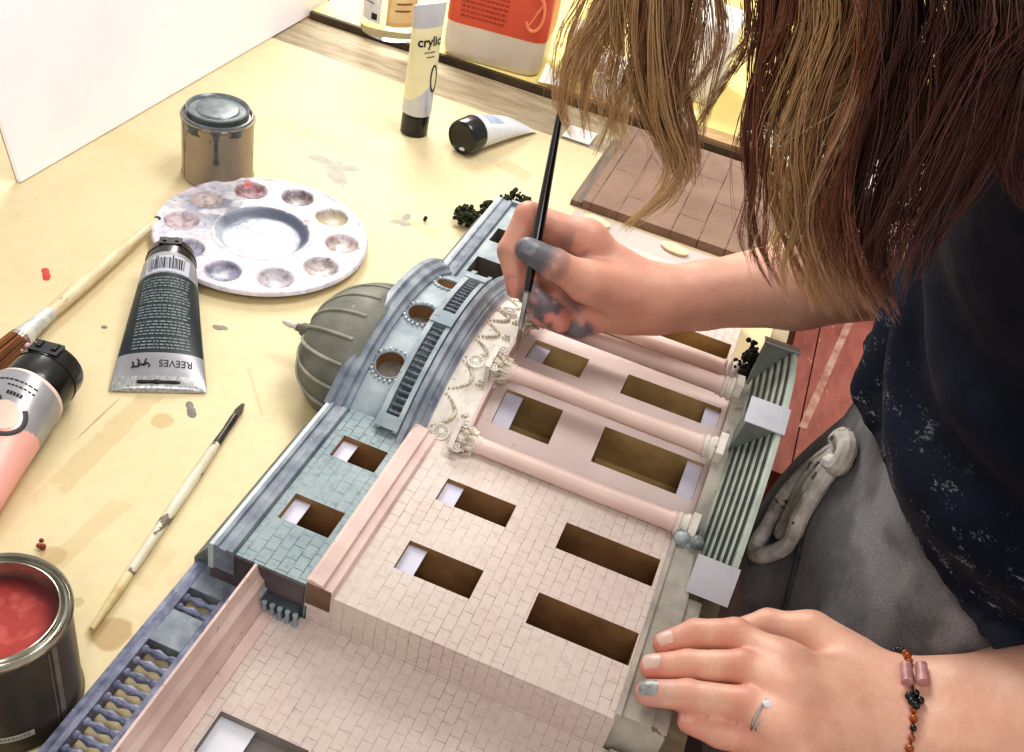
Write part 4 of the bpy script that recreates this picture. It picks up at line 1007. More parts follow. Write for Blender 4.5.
for i, (u, v, lab_) in enumerate(((-.142, .946, 'oval beige wooden chip next to the painting wrist, left one'), (-.055, .946, 'oval beige wooden chip near the forearm, right one'))):
    b = B(); b.lathe([(.0118, 0), (.0125, .001), (.0122, .003), (0, .0032)], n=28); o = b.build('wooden_chip', pm('chip_wood', (222, 206, 174), (204, 184, 150), 40, .6), smooth=True, angle=40); o.scale = (1.25, .75, 1); o.location = uv2w(u, v, .0014); o.rotation_euler = (0, 0, TROT - .2); tag(o, lab_, 'wooden chip', 'wooden chips on the white paper')
b = B(lambda x, y, z: uv2w(x, y, z)); b.box(-.03, .44, 1.215, 1.33, .0085, .0100); tag(b.build('white_sheet', whitec), 'white card sheet on the shelf behind the scored board', 'card')
b = B(lambda x, y, z: uv2w(x, y, z)); b.box(-.14, -.10, 1.216, 1.24, .0140, .03); tag(b.build('eraser_block', whitec), 'little white block on the batten behind the scored board', 'block')

# ---------------------------------------------------------------- the person
import openvdb
def cap(P, a, b_, ra, rb):
    a = np.asarray(a, np.float32); d = np.asarray(b_, np.float32) - a
    t = np.clip(((P - a) @ d) / (d @ d + 1e-12), 0, 1)
    return np.linalg.norm(P - a - t[:, None] * d, axis=1) - (ra + (rb - ra) * t)
def ell(P, c, r, M=None):
    q = P - np.asarray(c, np.float32)
    if M is not None: q = q @ np.asarray(M, np.float32)
    r = np.asarray(r, np.float32); k0 = np.linalg.norm(q / r, axis=1); k1 = np.linalg.norm(q / (r * r), axis=1)
    return k0 * (k0 - 1) / (k1 + 1e-9)
def smin(a, b_, k):
    h = np.clip(.5 + .5 * (b_ - a) / k, 0, 1); return b_ * (1 - h) + a * h - k * h * (1 - h)
# torso slices: z, cx, cy, half depth, half width
SL = np.array([(-.16, .335, .53, .10, .145), (-.08, .335, .53, .122, .160), (-.02, .337, .53, .118, .160), (.03, .347, .53, .113, .156), (.13, .352, .53, .104, .142), (.25, .334, .53, .100, .138), (.36, .298, .52, .106, .152), (.43, .272, .51, .095, .166), (.475, .258, .505, .070, .130), (.50, .25, .50, .05, .06)])
def torso(P, off=0., lo=-.12, hi=.49, fold=None):
    z = np.clip(P[:, 2], SL[0, 0], SL[-1, 0]); cx, cy, a, w = [np.interp(z, SL[:, 0], SL[:, i]) for i in (1, 2, 3, 4)]
    a = a + off; w = w + off
    if fold is not None: a = a + fold; w = w + fold
    dx, dy = (P[:, 0] - cx) / a, (P[:, 1] - cy) / w; k = (np.abs(dx) ** 2.3 + np.abs(dy) ** 2.3) ** (1 / 2.3)
    d = (k - 1) * np.minimum(a, w)
    return np.maximum(d, np.maximum(lo - P[:, 2], P[:, 2] - hi))
# right hand (painting): joints and radii
RH = dict(thumb=[(.070, .651, .122, .0160), (.037, .6270, .1385, .0128), (.0105, .6175, .1525, .0112), (-.0105, .6225, .1560, .0092)],
          index=[(.030, .662, .151, .0135), (-.0155, .665, .1580, .0108), (-.0230, .649, .1350, .0096), (-.0120, .633, .1140, .0074)],
          middle=[(.024, .665, .134, .0125), (-.018, .672, .132, .0098), (-.003, .642, .108, .0090), (.026, .6265, .0975, .0078)],
          ring=[(.022, .662, .118, .0120), (-.012, .662, .105, .0096), (.012, .640, .092, .0088), (.041, .632, .0925, .0076)],
          little=[(.030, .652, .103, .0110), (.002, .655, .096, .0085), (.024, .644, .0905, .0078), (.046, .641, .0905, .0070)])
RW = (.094, .6585, .1175)
LH = dict(index=[(.1880, .3740, .0810, .0120), (.1625, .3930, .0765, .0095), (.1420, .3965, .0645, .0086), (.1255, .3905, .0560, .0074)],
          middle=[(.1880, .3530, .0840, .0122), (.1645, .3690, .0790, .0097), (.1370, .3715, .0660, .0087), (.1185, .3722, .0560, .0075)],
          ring=[(.1860, .3320, .0815, .0120), (.1670, .3460, .0775, .0096), (.1375, .3520, .0650, .0087), (.1170, .3540, .0560, .0076)],
          little=[(.1975, .3215, .0760, .0110), (.1760, .3290, .0700, .0086), (.1570, .3355, .0610, .0078), (.1415, .3430, .0540, .0068)],
          thumb=[(.2350, .3980, .0720, .0150), (.2125, .4140, .0680, .0118), (.1890, .4200, .0600, .0100), (.1690, .4150, .0500, .0082)])
def chain(P, pts, k=.004):
    d = None
    for a, b_ in zip(pts, pts[1:]):
        e = cap(P, a[:3], b_[:3], a[3], b_[3]); d = e if d is None else smin(d, e, k)
    return d
def hand(P, H, palm, kp=.010):
    d = None
    for a, b_, ra, rb in palm:
        e = cap(P, a, b_, ra, rb); d = e if d is None else smin(d, e, .014)
    f = None
    for n_, pts in H.items():
        e = chain(P, pts, .003); f = e if f is None else smin(f, e, .0012)
    return smin(d, f, kp)
def rh(P):
    H = RH; m = [H[k][0] for k in ('index', 'middle', 'ring', 'little')]
    palm = [(RW, q[:3], .0195, .0120) for q in m] + [((.085, .652, .1185), H['thumb'][1][:3], .0200, .0142), (m[0][:3], m[3][:3], .0115, .0110), ((.07, .651, .105), (.04, .647, .098), .017, .0135)]
    return hand(P, H, palm)
def lh(P):
    H = LH; m = [H[k][0] for k in ('index', 'middle', 'ring', 'little')]
    palm = [((.250, .376, .072), m[0][:3], .0195, .0118), ((.250, .366, .073), m[1][:3], .0195, .0120), ((.250, .356, .072), m[2][:3], .0190, .0118), ((.250, .345, .069), m[3][:3], .0180, .0110),
            (m[0][:3], m[3][:3], .0108, .0100), ((.247, .383, .069), H['thumb'][1][:3], .018, .0120)]
    return hand(P, H, palm)
FW = np.array([-.66, 0, -.75]); FW /= np.linalg.norm(FW); UPH = np.array([-.75, 0, .66]); UPH /= np.linalg.norm(UPH); LFH = np.cross(UPH, FW)
HC = np.array([.118, .50, .600]); HM = np.stack([FW, LFH, UPH], 1)      # local x face forward, y side, z crown
def hp(x, y, z): return HC + HM @ np.array([x, y, z])
def head(P):
    d = ell(P, hp(-.012, 0, .022), (.095, .074, .090), HM)
    d = smin(d, ell(P, hp(.030, 0, -.040), (.056, .054, .070), HM), .03)
    d = smin(d, ell(P, hp(.066, 0, -.082), (.020, .024, .018), HM), .02)
    for s in (-1, 1):
        d = smin(d, ell(P, hp(.058, s * .036, -.022), (.022, .022, .020), HM), .015)
        d = -smin(-d, ell(P, hp(.094, s * .031, .006), (.018, .017, .012), HM), .012)
        d = smin(d, ell(P, hp(-.006, s * .074, -.004), (.020, .007, .031), HM), .006)
        d = smin(d, ell(P, hp(.095, s * .010, -.034), (.009, .008, .007), HM), .006)
    d = smin(d, cap(P, hp(.088, 0, .010), hp(.106, 0, -.030), .008, .0105), .008)
    d = smin(d, ell(P, hp(.084, 0, -.056), (.013, .023, .0055), HM), .004)
    d = smin(d, ell(P, hp(.082, 0, -.066), (.012, .019, .0065), HM), .004)
    return d
def arms(P):
    r_ = smin(cap(P, RW, (.125, .671, .1215), .0205, .0250), cap(P, (.125, .671, .1215), (.200, .701, .135), .0250, .0350), .01)
    r_ = smin(r_, cap(P, (.200, .701, .135), (.310, .735, .160), .0350, .0370), .01)
    r_ = smin(r_, cap(P, (.310, .735, .160), (.300, .690, .36), .0360, .0440), .02); r_ = smin(r_, cap(P, (.300, .690, .36), (.272, .640, .44), .044, .05), .02)
    l_ = smin(cap(P, (.254, .380, .0725), (.312, .364, .114), .0205, .026), cap(P, (.250, .350, .0700), (.312, .332, .108), .0195, .028), .02)
    l_ = smin(l_, cap(P, (.312, .348, .110), (.420, .290, .165), .034, .037), .02)
    l_ = smin(l_, cap(P, (.420, .290, .165), (.30, .355, .42), .040, .047), .02)
    return r_, l_
LEGS = []
for s in (-1, 1): LEGS += [((.340, .53 + s * .080, -.10), (.320, .53 + s * .09, -.43), .086, .058), ((.320, .53 + s * .09, -.43), (.365, .53 + s * .09, -.68), .056, .040), ((.375, .53 + s * .09, -.715), (.235, .53 + s * .105, -.73), .034, .022)]
def body(P):
    d = torso(P)
    for a, b_, ra, rb in LEGS: d = smin(d, cap(P, a, b_, ra, rb), .03)
    d = smin(d, cap(P, (.252, .5, .46), tuple(hp(-.035, 0, -.075)), .056, .052), .04)
    d = smin(d, head(P), .02)
    r_, l_ = arms(P)
    d = smin(d, smin(r_, rh(P), .012), .015); d = smin(d, smin(l_, lh(P), .012), .015)
    return d
def mesher(fn, lo, hi, vox, bs=16):
    lo = np.array(lo); hi = np.array(hi); B_ = bs * vox; n = np.ceil((hi - lo) / B_).astype(int)
    I = np.stack(np.meshgrid(*[np.arange(k) for k in n], indexing='ij'), -1).reshape(-1, 3)
    cc_ = (lo + (I + .5) * B_).astype(np.float32); d = fn(cc_)
    keep = I[np.abs(d) < B_ * .5 * 1.7321 * 1.25 + .012]
    g = openvdb.FloatGrid(vox * 4)
    a = np.arange(bs); off = np.stack(np.meshgrid(a, a, a, indexing='ij'), -1).reshape(-1, 3)
    for s in range(0, len(keep), 40):
        kk = keep[s:s + 40]; idx = (kk[:, None, :] * bs + off[None]).reshape(-1, 3)
        v = fn((lo + idx * vox).astype(np.float32)).astype(np.float32).reshape(len(kk), bs, bs, bs)
        for q, arr in zip(kk, v): g.copyFromArray(np.ascontiguousarray(np.clip(arr, -vox * 4, vox * 4)), ijk=tuple(int(t) for t in q * bs))
    # blocks wholly inside carry the inside value
    for q in I[(d < 0) & ~(np.abs(d) < B_ * .5 * 1.7321 * 1.25 + .012)]:
        m0 = tuple(int(t) for t in q * bs); m1 = tuple(int(t) + bs - 1 for t in q * bs); g.fill(m0, m1, -vox * 4, False)
    P, Q = g.convertToQuads(0.0)
    return lo + P.astype(float) * vox, Q[:, ::-1].astype(np.int32)

person = empty('person', (.345, .50, -.75))
def unroot(V): return np.asarray(V) - np.array([.345, .50, -.75])
V, Q = mesher(body, (-.06, .24, -.76), (.53, .80, .74), .0023)
# skin colour: warm tone, redder knuckles and finger ends, grey paint and painted shade on the painting hand
nz = fbm(V, 90, 11); nz2 = fbm(V, 260, 12)
C = np.tile(lin((226, 178, 156)), (len(V), 1))
def bl(m_, c):
    global C
    C = C * (1 - m_[:, None]) + lin(c) * m_[:, None]
bl(.5 * sstep(.4, .7, nz), (214, 158, 138)); bl(.3 * sstep(.5, .7, nz2), (234, 192, 172))
def near(p, r0, r1): return sstep(r1, r0, np.linalg.norm(V - np.array(p[:3]), axis=1))
for H in (RH, LH):
    for n_, pts in H.items():
        bl(.55 * near(pts[1], .008, .017), (206, 126, 112)); bl(.45 * near(pts[2], .006, .014), (208, 130, 116)); bl(.55 * near(pts[3], .008, .018), (212, 132, 120))
        bl(.25 * near(pts[0], .010, .022), (210, 142, 126))
bl(.5 * sstep(.20, .12, V[:, 0]) * (V[:, 1] > .58), (194, 130, 114))  # painting hand and forearm coloured darker, standing in for shade
def smear_or_shade(pts, r0, r1, c, amt, th=.42, sc=90):
    m_ = np.zeros(len(V))
    for a, b_ in zip(pts, pts[1:]): m_ = np.maximum(m_, sstep(r1, r0, cap(V.astype(np.float32), a[:3], b_[:3], 0, 0)))
    bl(amt * m_ * sstep(th, th + .12, fbm(V, sc, 31)), c)
gp = (98, 98, 108)
smear_or_shade([RH['thumb'][3], lerp(RH['thumb'][2][:3], RH['thumb'][3][:3], .35)], .010, .016, gp, .95, .18)
smear_or_shade([RH['thumb'][2], RH['thumb'][3]], .010, .014, gp, .75, .42)
smear_or_shade(RH['middle'][2:], .009, .013, gp, .92, .40, 130); smear_or_shade(RH['middle'][2:], .009, .012, (222, 130, 130), .8, .62, 150)
smear_or_shade(RH['ring'][2:], .009, .013, (110, 110, 122), .92, .36); smear_or_shade(RH['little'][2:], .009, .012, gp, .6, .45)
smear_or_shade(RH['index'][2:], .008, .013, (120, 112, 116), .5, .5); smear_or_shade([lerp(RH['index'][0][:3], RH['index'][1][:3], .3), lerp(RH['thumb'][1][:3], RH['thumb'][2][:3], .2)], .006, .016, (104, 88, 92), .5, .35, 60)
smear_or_shade([(.004, .640, .128), (.016, .636, .121), (.034, .630, .113)], .004, .011, (74, 52, 54), .75, .2)  # shade of the gap below the thumb, painted into the skin colour
smear_or_shade([LH['ring'][2], LH['ring'][3]], .006, .011, (170, 160, 156), .35, .5)
for k in ('thumb',): smear_or_shade([LH[k][3], LH[k][2]], .004, .010, (70, 60, 60), .3, .55)
hair_zone = sstep(-.02, .02, (V - HC) @ UPH * .8 - (V - HC) @ FW * .9 + .012) * (np.linalg.norm(V - HC, axis=1) < .14); bl(hair_zone, (70, 50, 40))
lipm = sstep(.022, .016, np.linalg.norm(((V - hp(.090, 0, -.061)) @ HM) / np.array([1, 1.2, .55]), axis=1)); bl(.7 * lipm, (190, 100, 96))
skin = vm('skin', .48, nscale=500, namt=.08, bmp=.10, bscale=700, sss=.12, spec=.4)
tag(person, 'person in navy T-shirt and grey sweatpants leaning over the model, painting a column top', 'person')
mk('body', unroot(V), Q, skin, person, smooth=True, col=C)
# eyes
for s in (-1, 1):
    p = hp(.080, s * .031, .004); b = B(); b.sphere((0, 0, 0), .0118, 18, 12); e = b.build('eye', pm('eye_white', (236, 232, 226), (226, 220, 214), 60, .2), person, smooth=True); e.location = tuple(unroot(p))
    b = B(); b.sphere(tuple(np.array(FW) * .0085), .0052, 14, 8); b.build('iris', pm('iris_brown', (86, 62, 42), (60, 42, 30), 300, .2), e, smooth=True)
# finger nails
def nail(pts, nrm, mat, label=None, w=.0056, ln=.0062, name='fingernail'):
    a, b_ = np.array(pts[2][:3]), np.array(pts[3][:3]); t = (b_ - a) / np.linalg.norm(b_ - a); nrm = np.array(nrm, float); nrm -= (nrm @ t) * t; nrm /= np.linalg.norm(nrm); sd = np.cross(nrm, t)
    rr = pts[3][3]; c0 = b_ - t * rr * .18; V = []; F = []; n, m = 8, 10
    for i in range(n + 1):
        x = -1 + 2 * i / n
        for j in range(m + 1):
            y = -1 + 2 * j / m; yy = y * w; lx = x * ln * (1 - .28 * (1 if x < 0 else .8) * y * y * abs(x))
            # ride on the finger surface: capsule with round end
            ax = lx; along = max(ax, 0); rad_ = math.sqrt(max((rr * 1.035) ** 2 - yy * yy - along * along * .55, 1e-9))
            V.append(c0 + t * ax + sd * yy + nrm * (rad_ + .0002))
    for i in range(n):
        for j in range(m): F.append((i * (m + 1) + j, (i + 1) * (m + 1) + j, (i + 1) * (m + 1) + j + 1, i * (m + 1) + j + 1))
    o = mk(name, unroot(V), F, mat, person, smooth=True)
    if label: o['label'] = label
    return o
nail_p = pm('natural_nail', (228, 176, 160), (214, 158, 142), 120, .28); nail_g = pm('grey_painted_nail', (168, 168, 166), (116, 120, 118), 160, .35, c3=(224, 214, 206), s3=260); nail_w = pm('flecked_nail', (222, 182, 168), (200, 176, 166), 260, .35, c3=(150, 150, 148), s3=160); nail_d = pm('dark_grey_nail', (126, 128, 136), (92, 94, 104), 200, .4)
up_ = (-.35, -.15, 1)
nail(LH['index'], up_, nail_w, 'nail flecked with pale grey paint', .0042, .0050); nail(LH['middle'], up_, nail_w, 'nail flecked with pale grey paint', .0046, .0054); nail(LH['ring'], up_, nail_g, 'grey painted nail', .0048, .0056); nail(LH['little'], up_, nail_p, None, .0038, .0046); nail(LH['thumb'], (-.2, .5, .9), nail_p, None, .0056, .0062)
nail(RH['thumb'], (-.1, -.62, .75), nail_d, 'thumb nail smeared with dark grey paint', .0056, .0066)
nail(RH['index'], (-1, .1, -.1), nail_p, None, .0048, .0052)
# ring on the ring finger
a, b_ = np.array(LH['ring'][1][:3]), np.array(LH['ring'][0][:3]); t = (b_ - a) / np.linalg.norm(b_ - a); c0 = a + (b_ - a) * .50; n1 = np.cross(t, (0, 0, 1)); n1 /= np.linalg.norm(n1); n2 = np.cross(n1, t)
b = B()
for off in (-.0012, .0012): b.tube([unroot(c0 + t * (off + off * .8 * math.sin(q)) + (n1 * math.cos(q) + n2 * math.sin(q)) * .01135) for q in np.linspace(0, 2 * PI, 48, endpoint=False)], .0010, 8, closed=True)
rg = b.build('ring', pm('silver_ring', (210, 210, 212), (170, 170, 176), 60, .18, 1.0), person, smooth=True)
b = B(); b.sphere(unroot(c0 + n2 * .0118 + n1 * .001), .0026, 10, 6, (1.4, 1, .6)); b.build('ring_stone', pm('white_stone', (236, 236, 240), (210, 212, 220), 60, .1), rg, smooth=True)
# beaded bracelet
br_ = empty('bracelet', (0, 0, 0), parent=person)
amber = pm('amber_bead', (176, 92, 36), (130, 56, 20), 200, .2); blk = pm('black_bead', (30, 34, 44), (16, 18, 24), 100, .15); pinkb = pm('dusty_pink_tube_bead', (196, 150, 148), (170, 122, 122), 200, .4)
bc = np.array([.2525, .3635, .0720]); ba = np.array([.97, .12, .22]); ba /= np.linalg.norm(ba)
def bpt(q):
    d_ = np.array([.08 * math.cos(q), math.cos(q), math.sin(q)]); d_ /= np.linalg.norm(d_); s = .012
    while s < .08 and body((bc + d_ * s)[None].astype(np.float32))[0] < .0012: s += .0006
    return unroot(bc + d_ * s)
b = B(); b.tube([bpt(q) for q in np.linspace(0, 2 * PI, 60, endpoint=False)], .0007, 6, closed=True); b.build('cord', pm('brown_cord', (110, 60, 34), (80, 40, 24), 200, .6), br_, smooth=True)
for k in range(44):
    q = PI * 2 * k / 44
    if 1.08 < q < 1.58: continue
    b = B(); p = bpt(q); b.sphere(tuple(p), .0019 + .0005 * (k % 3 == 0), 8, 6); b.build('bead', blk if (k % 4 == 0 or k in (2, 3, 4)) else amber, br_, smooth=True)
for off in (-.0042, .0042):
    p0, p1 = bpt(1.14) + ba * off + np.array([0, 0, .0028]), bpt(1.52) + ba * off + np.array([0, 0, .0028]); b = B(); b.tube([p0, p1], .0033, 12); b.build('tube_bead', pinkb, br_, smooth=True, angle=40)
for dx, dy in ((-.003, .002), (.003, .001), (0, -.003), (.001, .005), (-.002, -.001)):
    p = bpt(1.86) + np.array([dx, dy, .002]); b = B(); b.sphere(tuple(p), .0024, 8, 6); b.build('bead', blk, br_, smooth=True)

# clothing
def tee(P):
    ang = np.arctan2(P[:, 1] - .53, P[:, 0] - .32); z = P[:, 2]
    fold = .0085 * np.sin(z * 95 + 2.2 * np.sin(ang * 2 + 1) + ang * 4) * sstep(.34, .17, z) + .006 * (fbm(np.stack([P[:, 0] * 1.0, P[:, 1], P[:, 2] * 2.2], 1), 16, 41) - .5)
    hemz = .142 - (P[:, 0] - .235) * .34
    fold = fold + .004 * sstep(.03, .0, z - hemz)
    d = torso(P, .0105 + .0035 * sstep(.10, .0, z - hemz), -.2, .49, fold)
    r_ = smin(cap(P, (.303, .715, .27), (.300, .690, .36), .056, .056), cap(P, (.300, .690, .36), (.272, .640, .44), .056, .058), .02)
    l_ = smin(cap(P, (.362, .322, .29), (.312, .348, .40), .057, .056), cap(P, (.312, .348, .40), (.285, .38, .44), .056, .060), .02)
    d = smin(d, r_, .03); d = smin(d, l_, .03)
    d = np.maximum(d, hemz - z)
    d = np.maximum(d, -(cap(P, (.252, .5, .47), tuple(hp(-.035, 0, -.075)), .066, .066)))
    d = np.maximum(d, (.25 - z) + 5 * 0 - 10 * ((np.abs(P[:, 1] - .52) < .17)))
    return np.maximum(d, z - .485)
V, Q = mesher(tee, (.12, .22, .02), (.50, .80, .54), .0032)
C = np.tile(lin((24, 29, 47)), (len(V), 1)); nz = fbm(V, 40, 51)
bl(.5 * sstep(.4, .65, nz), (15, 18, 31))
hem = V[:, 2] - (.142 - (V[:, 0] - .235) * .34)
mask = sstep(.085, .02, hem) * (hem > -.02)
st = sstep(.03, .005, hem) * sstep(.45, .6, fbm(V, 60, 66)); bl(.30 * st, (80, 82, 92))
mk('t_shirt', unroot(V), Q, vm('navy_jersey', .85, nscale=900, namt=.3, bmp=.25, bscale=1200, spec=.12, sheen=.04, speck=(190, 190, 194)), person, smooth=True, col=np.concatenate([C, .42 * mask[:, None]], 1))
def trs(P):
    ang = np.arctan2(P[:, 1] - .53, P[:, 0] - .34); z = P[:, 2]
    fold = .007 * (fbm(P, 14, 71) - .5) + .003 * np.sin(z * 60 + ang * 3)
    d = torso(P, .010 - .004 * sstep(.06, .12, z), -.2, .175, fold * sstep(.13, .06, z))
    for a, b_, ra, rb in LEGS:
        if b_[2] < -.7: continue
        d = smin(d, cap(P, a, b_, ra + .016, rb + .022), .04)
    return np.maximum(d, np.maximum(z - .150, -.69 - z))
V, Q = mesher(trs, (.16, .27, -.72), (.50, .74, .20), .0042)
C = np.tile(lin((116, 115, 119)), (len(V), 1)); nz = fbm(V, 60, 81); bl(.5 * sstep(.42, .62, nz), (76, 76, 82)); bl(.4 * sstep(.55, .7, fbm(V, 220, 83)), (128, 126, 130)); bl(.5 * sstep(.52, .66, fbm(V, 26, 85)), (158, 156, 160))
bl(.8 * sstep(.10, .02, V[:, 2] + .4 * (.56 - V[:, 1])) * sstep(.545, .58, V[:, 1]), (44, 39, 42))  # shade painted into the low front of the sweatpants, on the table side
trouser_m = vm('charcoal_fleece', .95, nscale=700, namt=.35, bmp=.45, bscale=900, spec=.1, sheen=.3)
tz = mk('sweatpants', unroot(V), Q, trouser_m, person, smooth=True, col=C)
b = B(); pts = []
for y, z in ((.565, .075), (.53, .05), (.49, .015), (.455, -.02), (.43, -.05)):
    x = .20
    while trs(np.array([[x, y, z]], np.float32))[0] > .0005: x += .0006
    pts.append(unroot((x, y, z)))
b.tube(catmull(pts, 6), .0022, 6); b.build('seam', pm('dark_seam', (66, 66, 70), (52, 52, 56), 200, .9), tz, smooth=True)
# drawstring hanging in two loops
cordm = pm('paint_stained_cord', (214, 210, 202), (160, 152, 146), 70, .9, c3=(60, 56, 58), s3=100, thr=.63, bmp=.5, bscale=900)
dsr = empty('drawstring', (0, 0, 0), parent=person)
def loop(pts, rr, nm='loop'): b = B(); b.tube(catmull([unroot(p) for p in pts], 8), rr, 10); b.build(nm, cordm, dsr, smooth=True)
def onto(pts, gap):
    out = []
    for p in pts:
        p = np.array(p, float)
        for _ in range(60):
            d = float(trs(p[None].astype(np.float32))[0])
            if d >= gap: break
            p[0] -= max(gap - d, .0004) * .8
        out.append(tuple(p))
    return out
loop(onto([(0.2330, 0.5530, 0.1030), (0.2240, 0.5600, 0.0740), (0.2150, 0.5600, 0.0410), (0.2120, 0.5550, 0.0150), (0.2190, 0.5440, -0.0010), (0.2270, 0.5330, 0.0030), (0.2320, 0.5240, 0.0290), (0.2360, 0.5270, 0.0630), (0.2390, 0.5410, 0.0950)], .0065), .0062)
loop(onto([(0.2340, 0.5490, 0.1010), (0.2260, 0.5530, 0.0710), (0.2200, 0.5480, 0.0390), (0.2230, 0.5400, 0.0230), (0.2290, 0.5350, 0.0410), (0.2340, 0.5380, 0.0730), (0.2370, 0.5460, 0.0970)], .0070), .0055)
loop(onto([(0.2330, 0.5590, 0.1020), (0.2310, 0.5550, 0.1110), (0.2350, 0.5430, 0.1110), (0.2390, 0.5360, 0.1010), (0.2370, 0.5450, 0.0940)], .0070), .0072, 'knot')

# ---------------------------------------------------------------- hair
GD = [
([(-0.003, 0.5, 0.387), (-0.01, 0.502, 0.355), (-0.012, 0.505, 0.326), (-0.005, 0.508, 0.307), (0.01, 0.51, 0.294)], .007, .003, 80, 'B'),
([(0.002, 0.5, 0.388), (-0.0, 0.502, 0.357), (-0.001, 0.505, 0.332), (0.001, 0.508, 0.317), (0.007, 0.51, 0.3)], .009, .004, 90, 'B'),
([(0.008, 0.5, 0.389), (0.011, 0.502, 0.36), (0.009, 0.505, 0.332), (0.016, 0.508, 0.313), (0.03, 0.51, 0.303)], .011, .006, 150, 'B'),
([(0.015, 0.5, 0.391), (0.024, 0.5, 0.359), (0.022, 0.5, 0.331), (0.022, 0.5, 0.309), (0.02, 0.5, 0.294)], .011, .006, 160, 'B'),
([(0.021, 0.49, 0.396), (0.029, 0.492, 0.363), (0.035, 0.495, 0.337), (0.051, 0.498, 0.312), (0.069, 0.5, 0.292)], .0105, .004, 230, 'M'),
([(0.03, 0.49, 0.398), (0.036, 0.492, 0.365), (0.045, 0.495, 0.34), (0.058, 0.497, 0.314), (0.068, 0.5, 0.293)], .0095, .004, 220, 'M'),
([(0.015, 0.485, 0.396), (0.027, 0.487, 0.359), (0.043, 0.49, 0.33), (0.059, 0.493, 0.308), (0.055, 0.495, 0.284), (0.042, 0.497, 0.266), (0.038, 0.5, 0.251)], .007, .006, 120, 'B'),
([(0.037, 0.49, 0.399), (0.045, 0.492, 0.372), (0.05, 0.495, 0.346), (0.059, 0.497, 0.325), (0.065, 0.5, 0.3)], .007, .004, 130, 'M'),
([(0.043, 0.48, 0.404), (0.051, 0.487, 0.37), (0.048, 0.493, 0.344), (0.048, 0.5, 0.316)], .005, .004, 60, 'M'),
([(0.058, 0.5, 0.401), (0.068, 0.502, 0.374), (0.066, 0.505, 0.346), (0.064, 0.508, 0.316), (0.065, 0.51, 0.291)], .004, .002, 46, 'M'),
([(0.073, 0.5, 0.404), (0.077, 0.507, 0.379), (0.072, 0.513, 0.359), (0.059, 0.52, 0.335)], .003, .002, 40, 'M'),
([(0.07, 0.48, 0.41), (0.085, 0.485, 0.379), (0.09, 0.49, 0.353), (0.09, 0.495, 0.329), (0.101, 0.5, 0.306)], .007, .004, 140, 'R'),
([(0.117, 0.45, 0.43), (0.12, 0.455, 0.404), (0.112, 0.46, 0.374), (0.102, 0.465, 0.352), (0.099, 0.47, 0.335)], .012, .006, 200, 'L'),
([(0.073, 0.47, 0.414), (0.082, 0.473, 0.368), (0.09, 0.477, 0.332), (0.097, 0.48, 0.304), (0.103, 0.483, 0.283), (0.119, 0.487, 0.261), (0.132, 0.49, 0.249)], .005, .003, 100, 'R'),
([(0.09, 0.47, 0.418), (0.101, 0.472, 0.383), (0.106, 0.473, 0.343), (0.115, 0.475, 0.312), (0.133, 0.477, 0.286), (0.153, 0.478, 0.261), (0.169, 0.48, 0.249)], .015, .012, 280, 'B'),
([(0.1, 0.46, 0.423), (0.109, 0.463, 0.389), (0.113, 0.467, 0.349), (0.125, 0.47, 0.317), (0.127, 0.473, 0.292), (0.13, 0.477, 0.272), (0.142, 0.48, 0.254)], .014, .014, 300, 'B'),
([(0.105, 0.45, 0.428), (0.115, 0.452, 0.395), (0.121, 0.453, 0.357), (0.129, 0.455, 0.326), (0.141, 0.457, 0.3), (0.159, 0.458, 0.274), (0.173, 0.46, 0.269)], .014, .010, 260, 'L'),
([(0.11, 0.44, 0.432), (0.124, 0.442, 0.396), (0.13, 0.443, 0.359), (0.136, 0.445, 0.328), (0.15, 0.447, 0.303), (0.17, 0.448, 0.283), (0.178, 0.45, 0.277)], .012, .009, 260, 'R'),
([(0.113, 0.43, 0.436), (0.128, 0.432, 0.397), (0.136, 0.434, 0.36), (0.144, 0.436, 0.33), (0.159, 0.438, 0.305), (0.174, 0.44, 0.287)], .012, .009, 260, 'D'),
([(0.127, 0.41, 0.445), (0.136, 0.414, 0.415), (0.143, 0.418, 0.384), (0.147, 0.422, 0.355), (0.153, 0.426, 0.328), (0.161, 0.43, 0.299)], .014, .008, 300, 'D'),
([(0.137, 0.4, 0.451), (0.145, 0.404, 0.417), (0.15, 0.408, 0.386), (0.154, 0.412, 0.357), (0.157, 0.416, 0.33), (0.163, 0.42, 0.307)], .013, .008, 280, 'D'),
([(0.144, 0.39, 0.455), (0.152, 0.395, 0.426), (0.156, 0.4, 0.4), (0.161, 0.405, 0.372), (0.164, 0.41, 0.353)], .013, .007, 260, 'D'),
([(0.149, 0.38, 0.46), (0.158, 0.384, 0.428), (0.164, 0.388, 0.403), (0.17, 0.392, 0.386), (0.185, 0.396, 0.372), (0.195, 0.4, 0.368)], .013, .006, 260, 'D'),
([(0.083, 0.48, 0.413), (0.09, 0.483, 0.381), (0.093, 0.487, 0.355), (0.097, 0.49, 0.333)], .009, .005, 120, 'M'),
([(0.094, 0.47, 0.419), (0.106, 0.473, 0.384), (0.105, 0.477, 0.352), (0.099, 0.48, 0.328)], .010, .006, 140, 'L'),
]
HCOL = {'B': ((236, 204, 158), (182, 142, 98)), 'L': ((234, 200, 164), (172, 132, 100)), 'M': ((214, 174, 138), (142, 104, 78)), 'R': ((184, 128, 102), (104, 64, 52)), 'D': ((122, 80, 74), (44, 27, 30))}
HV = []; HF = []; HCo = []; nb = 0; NS = 26
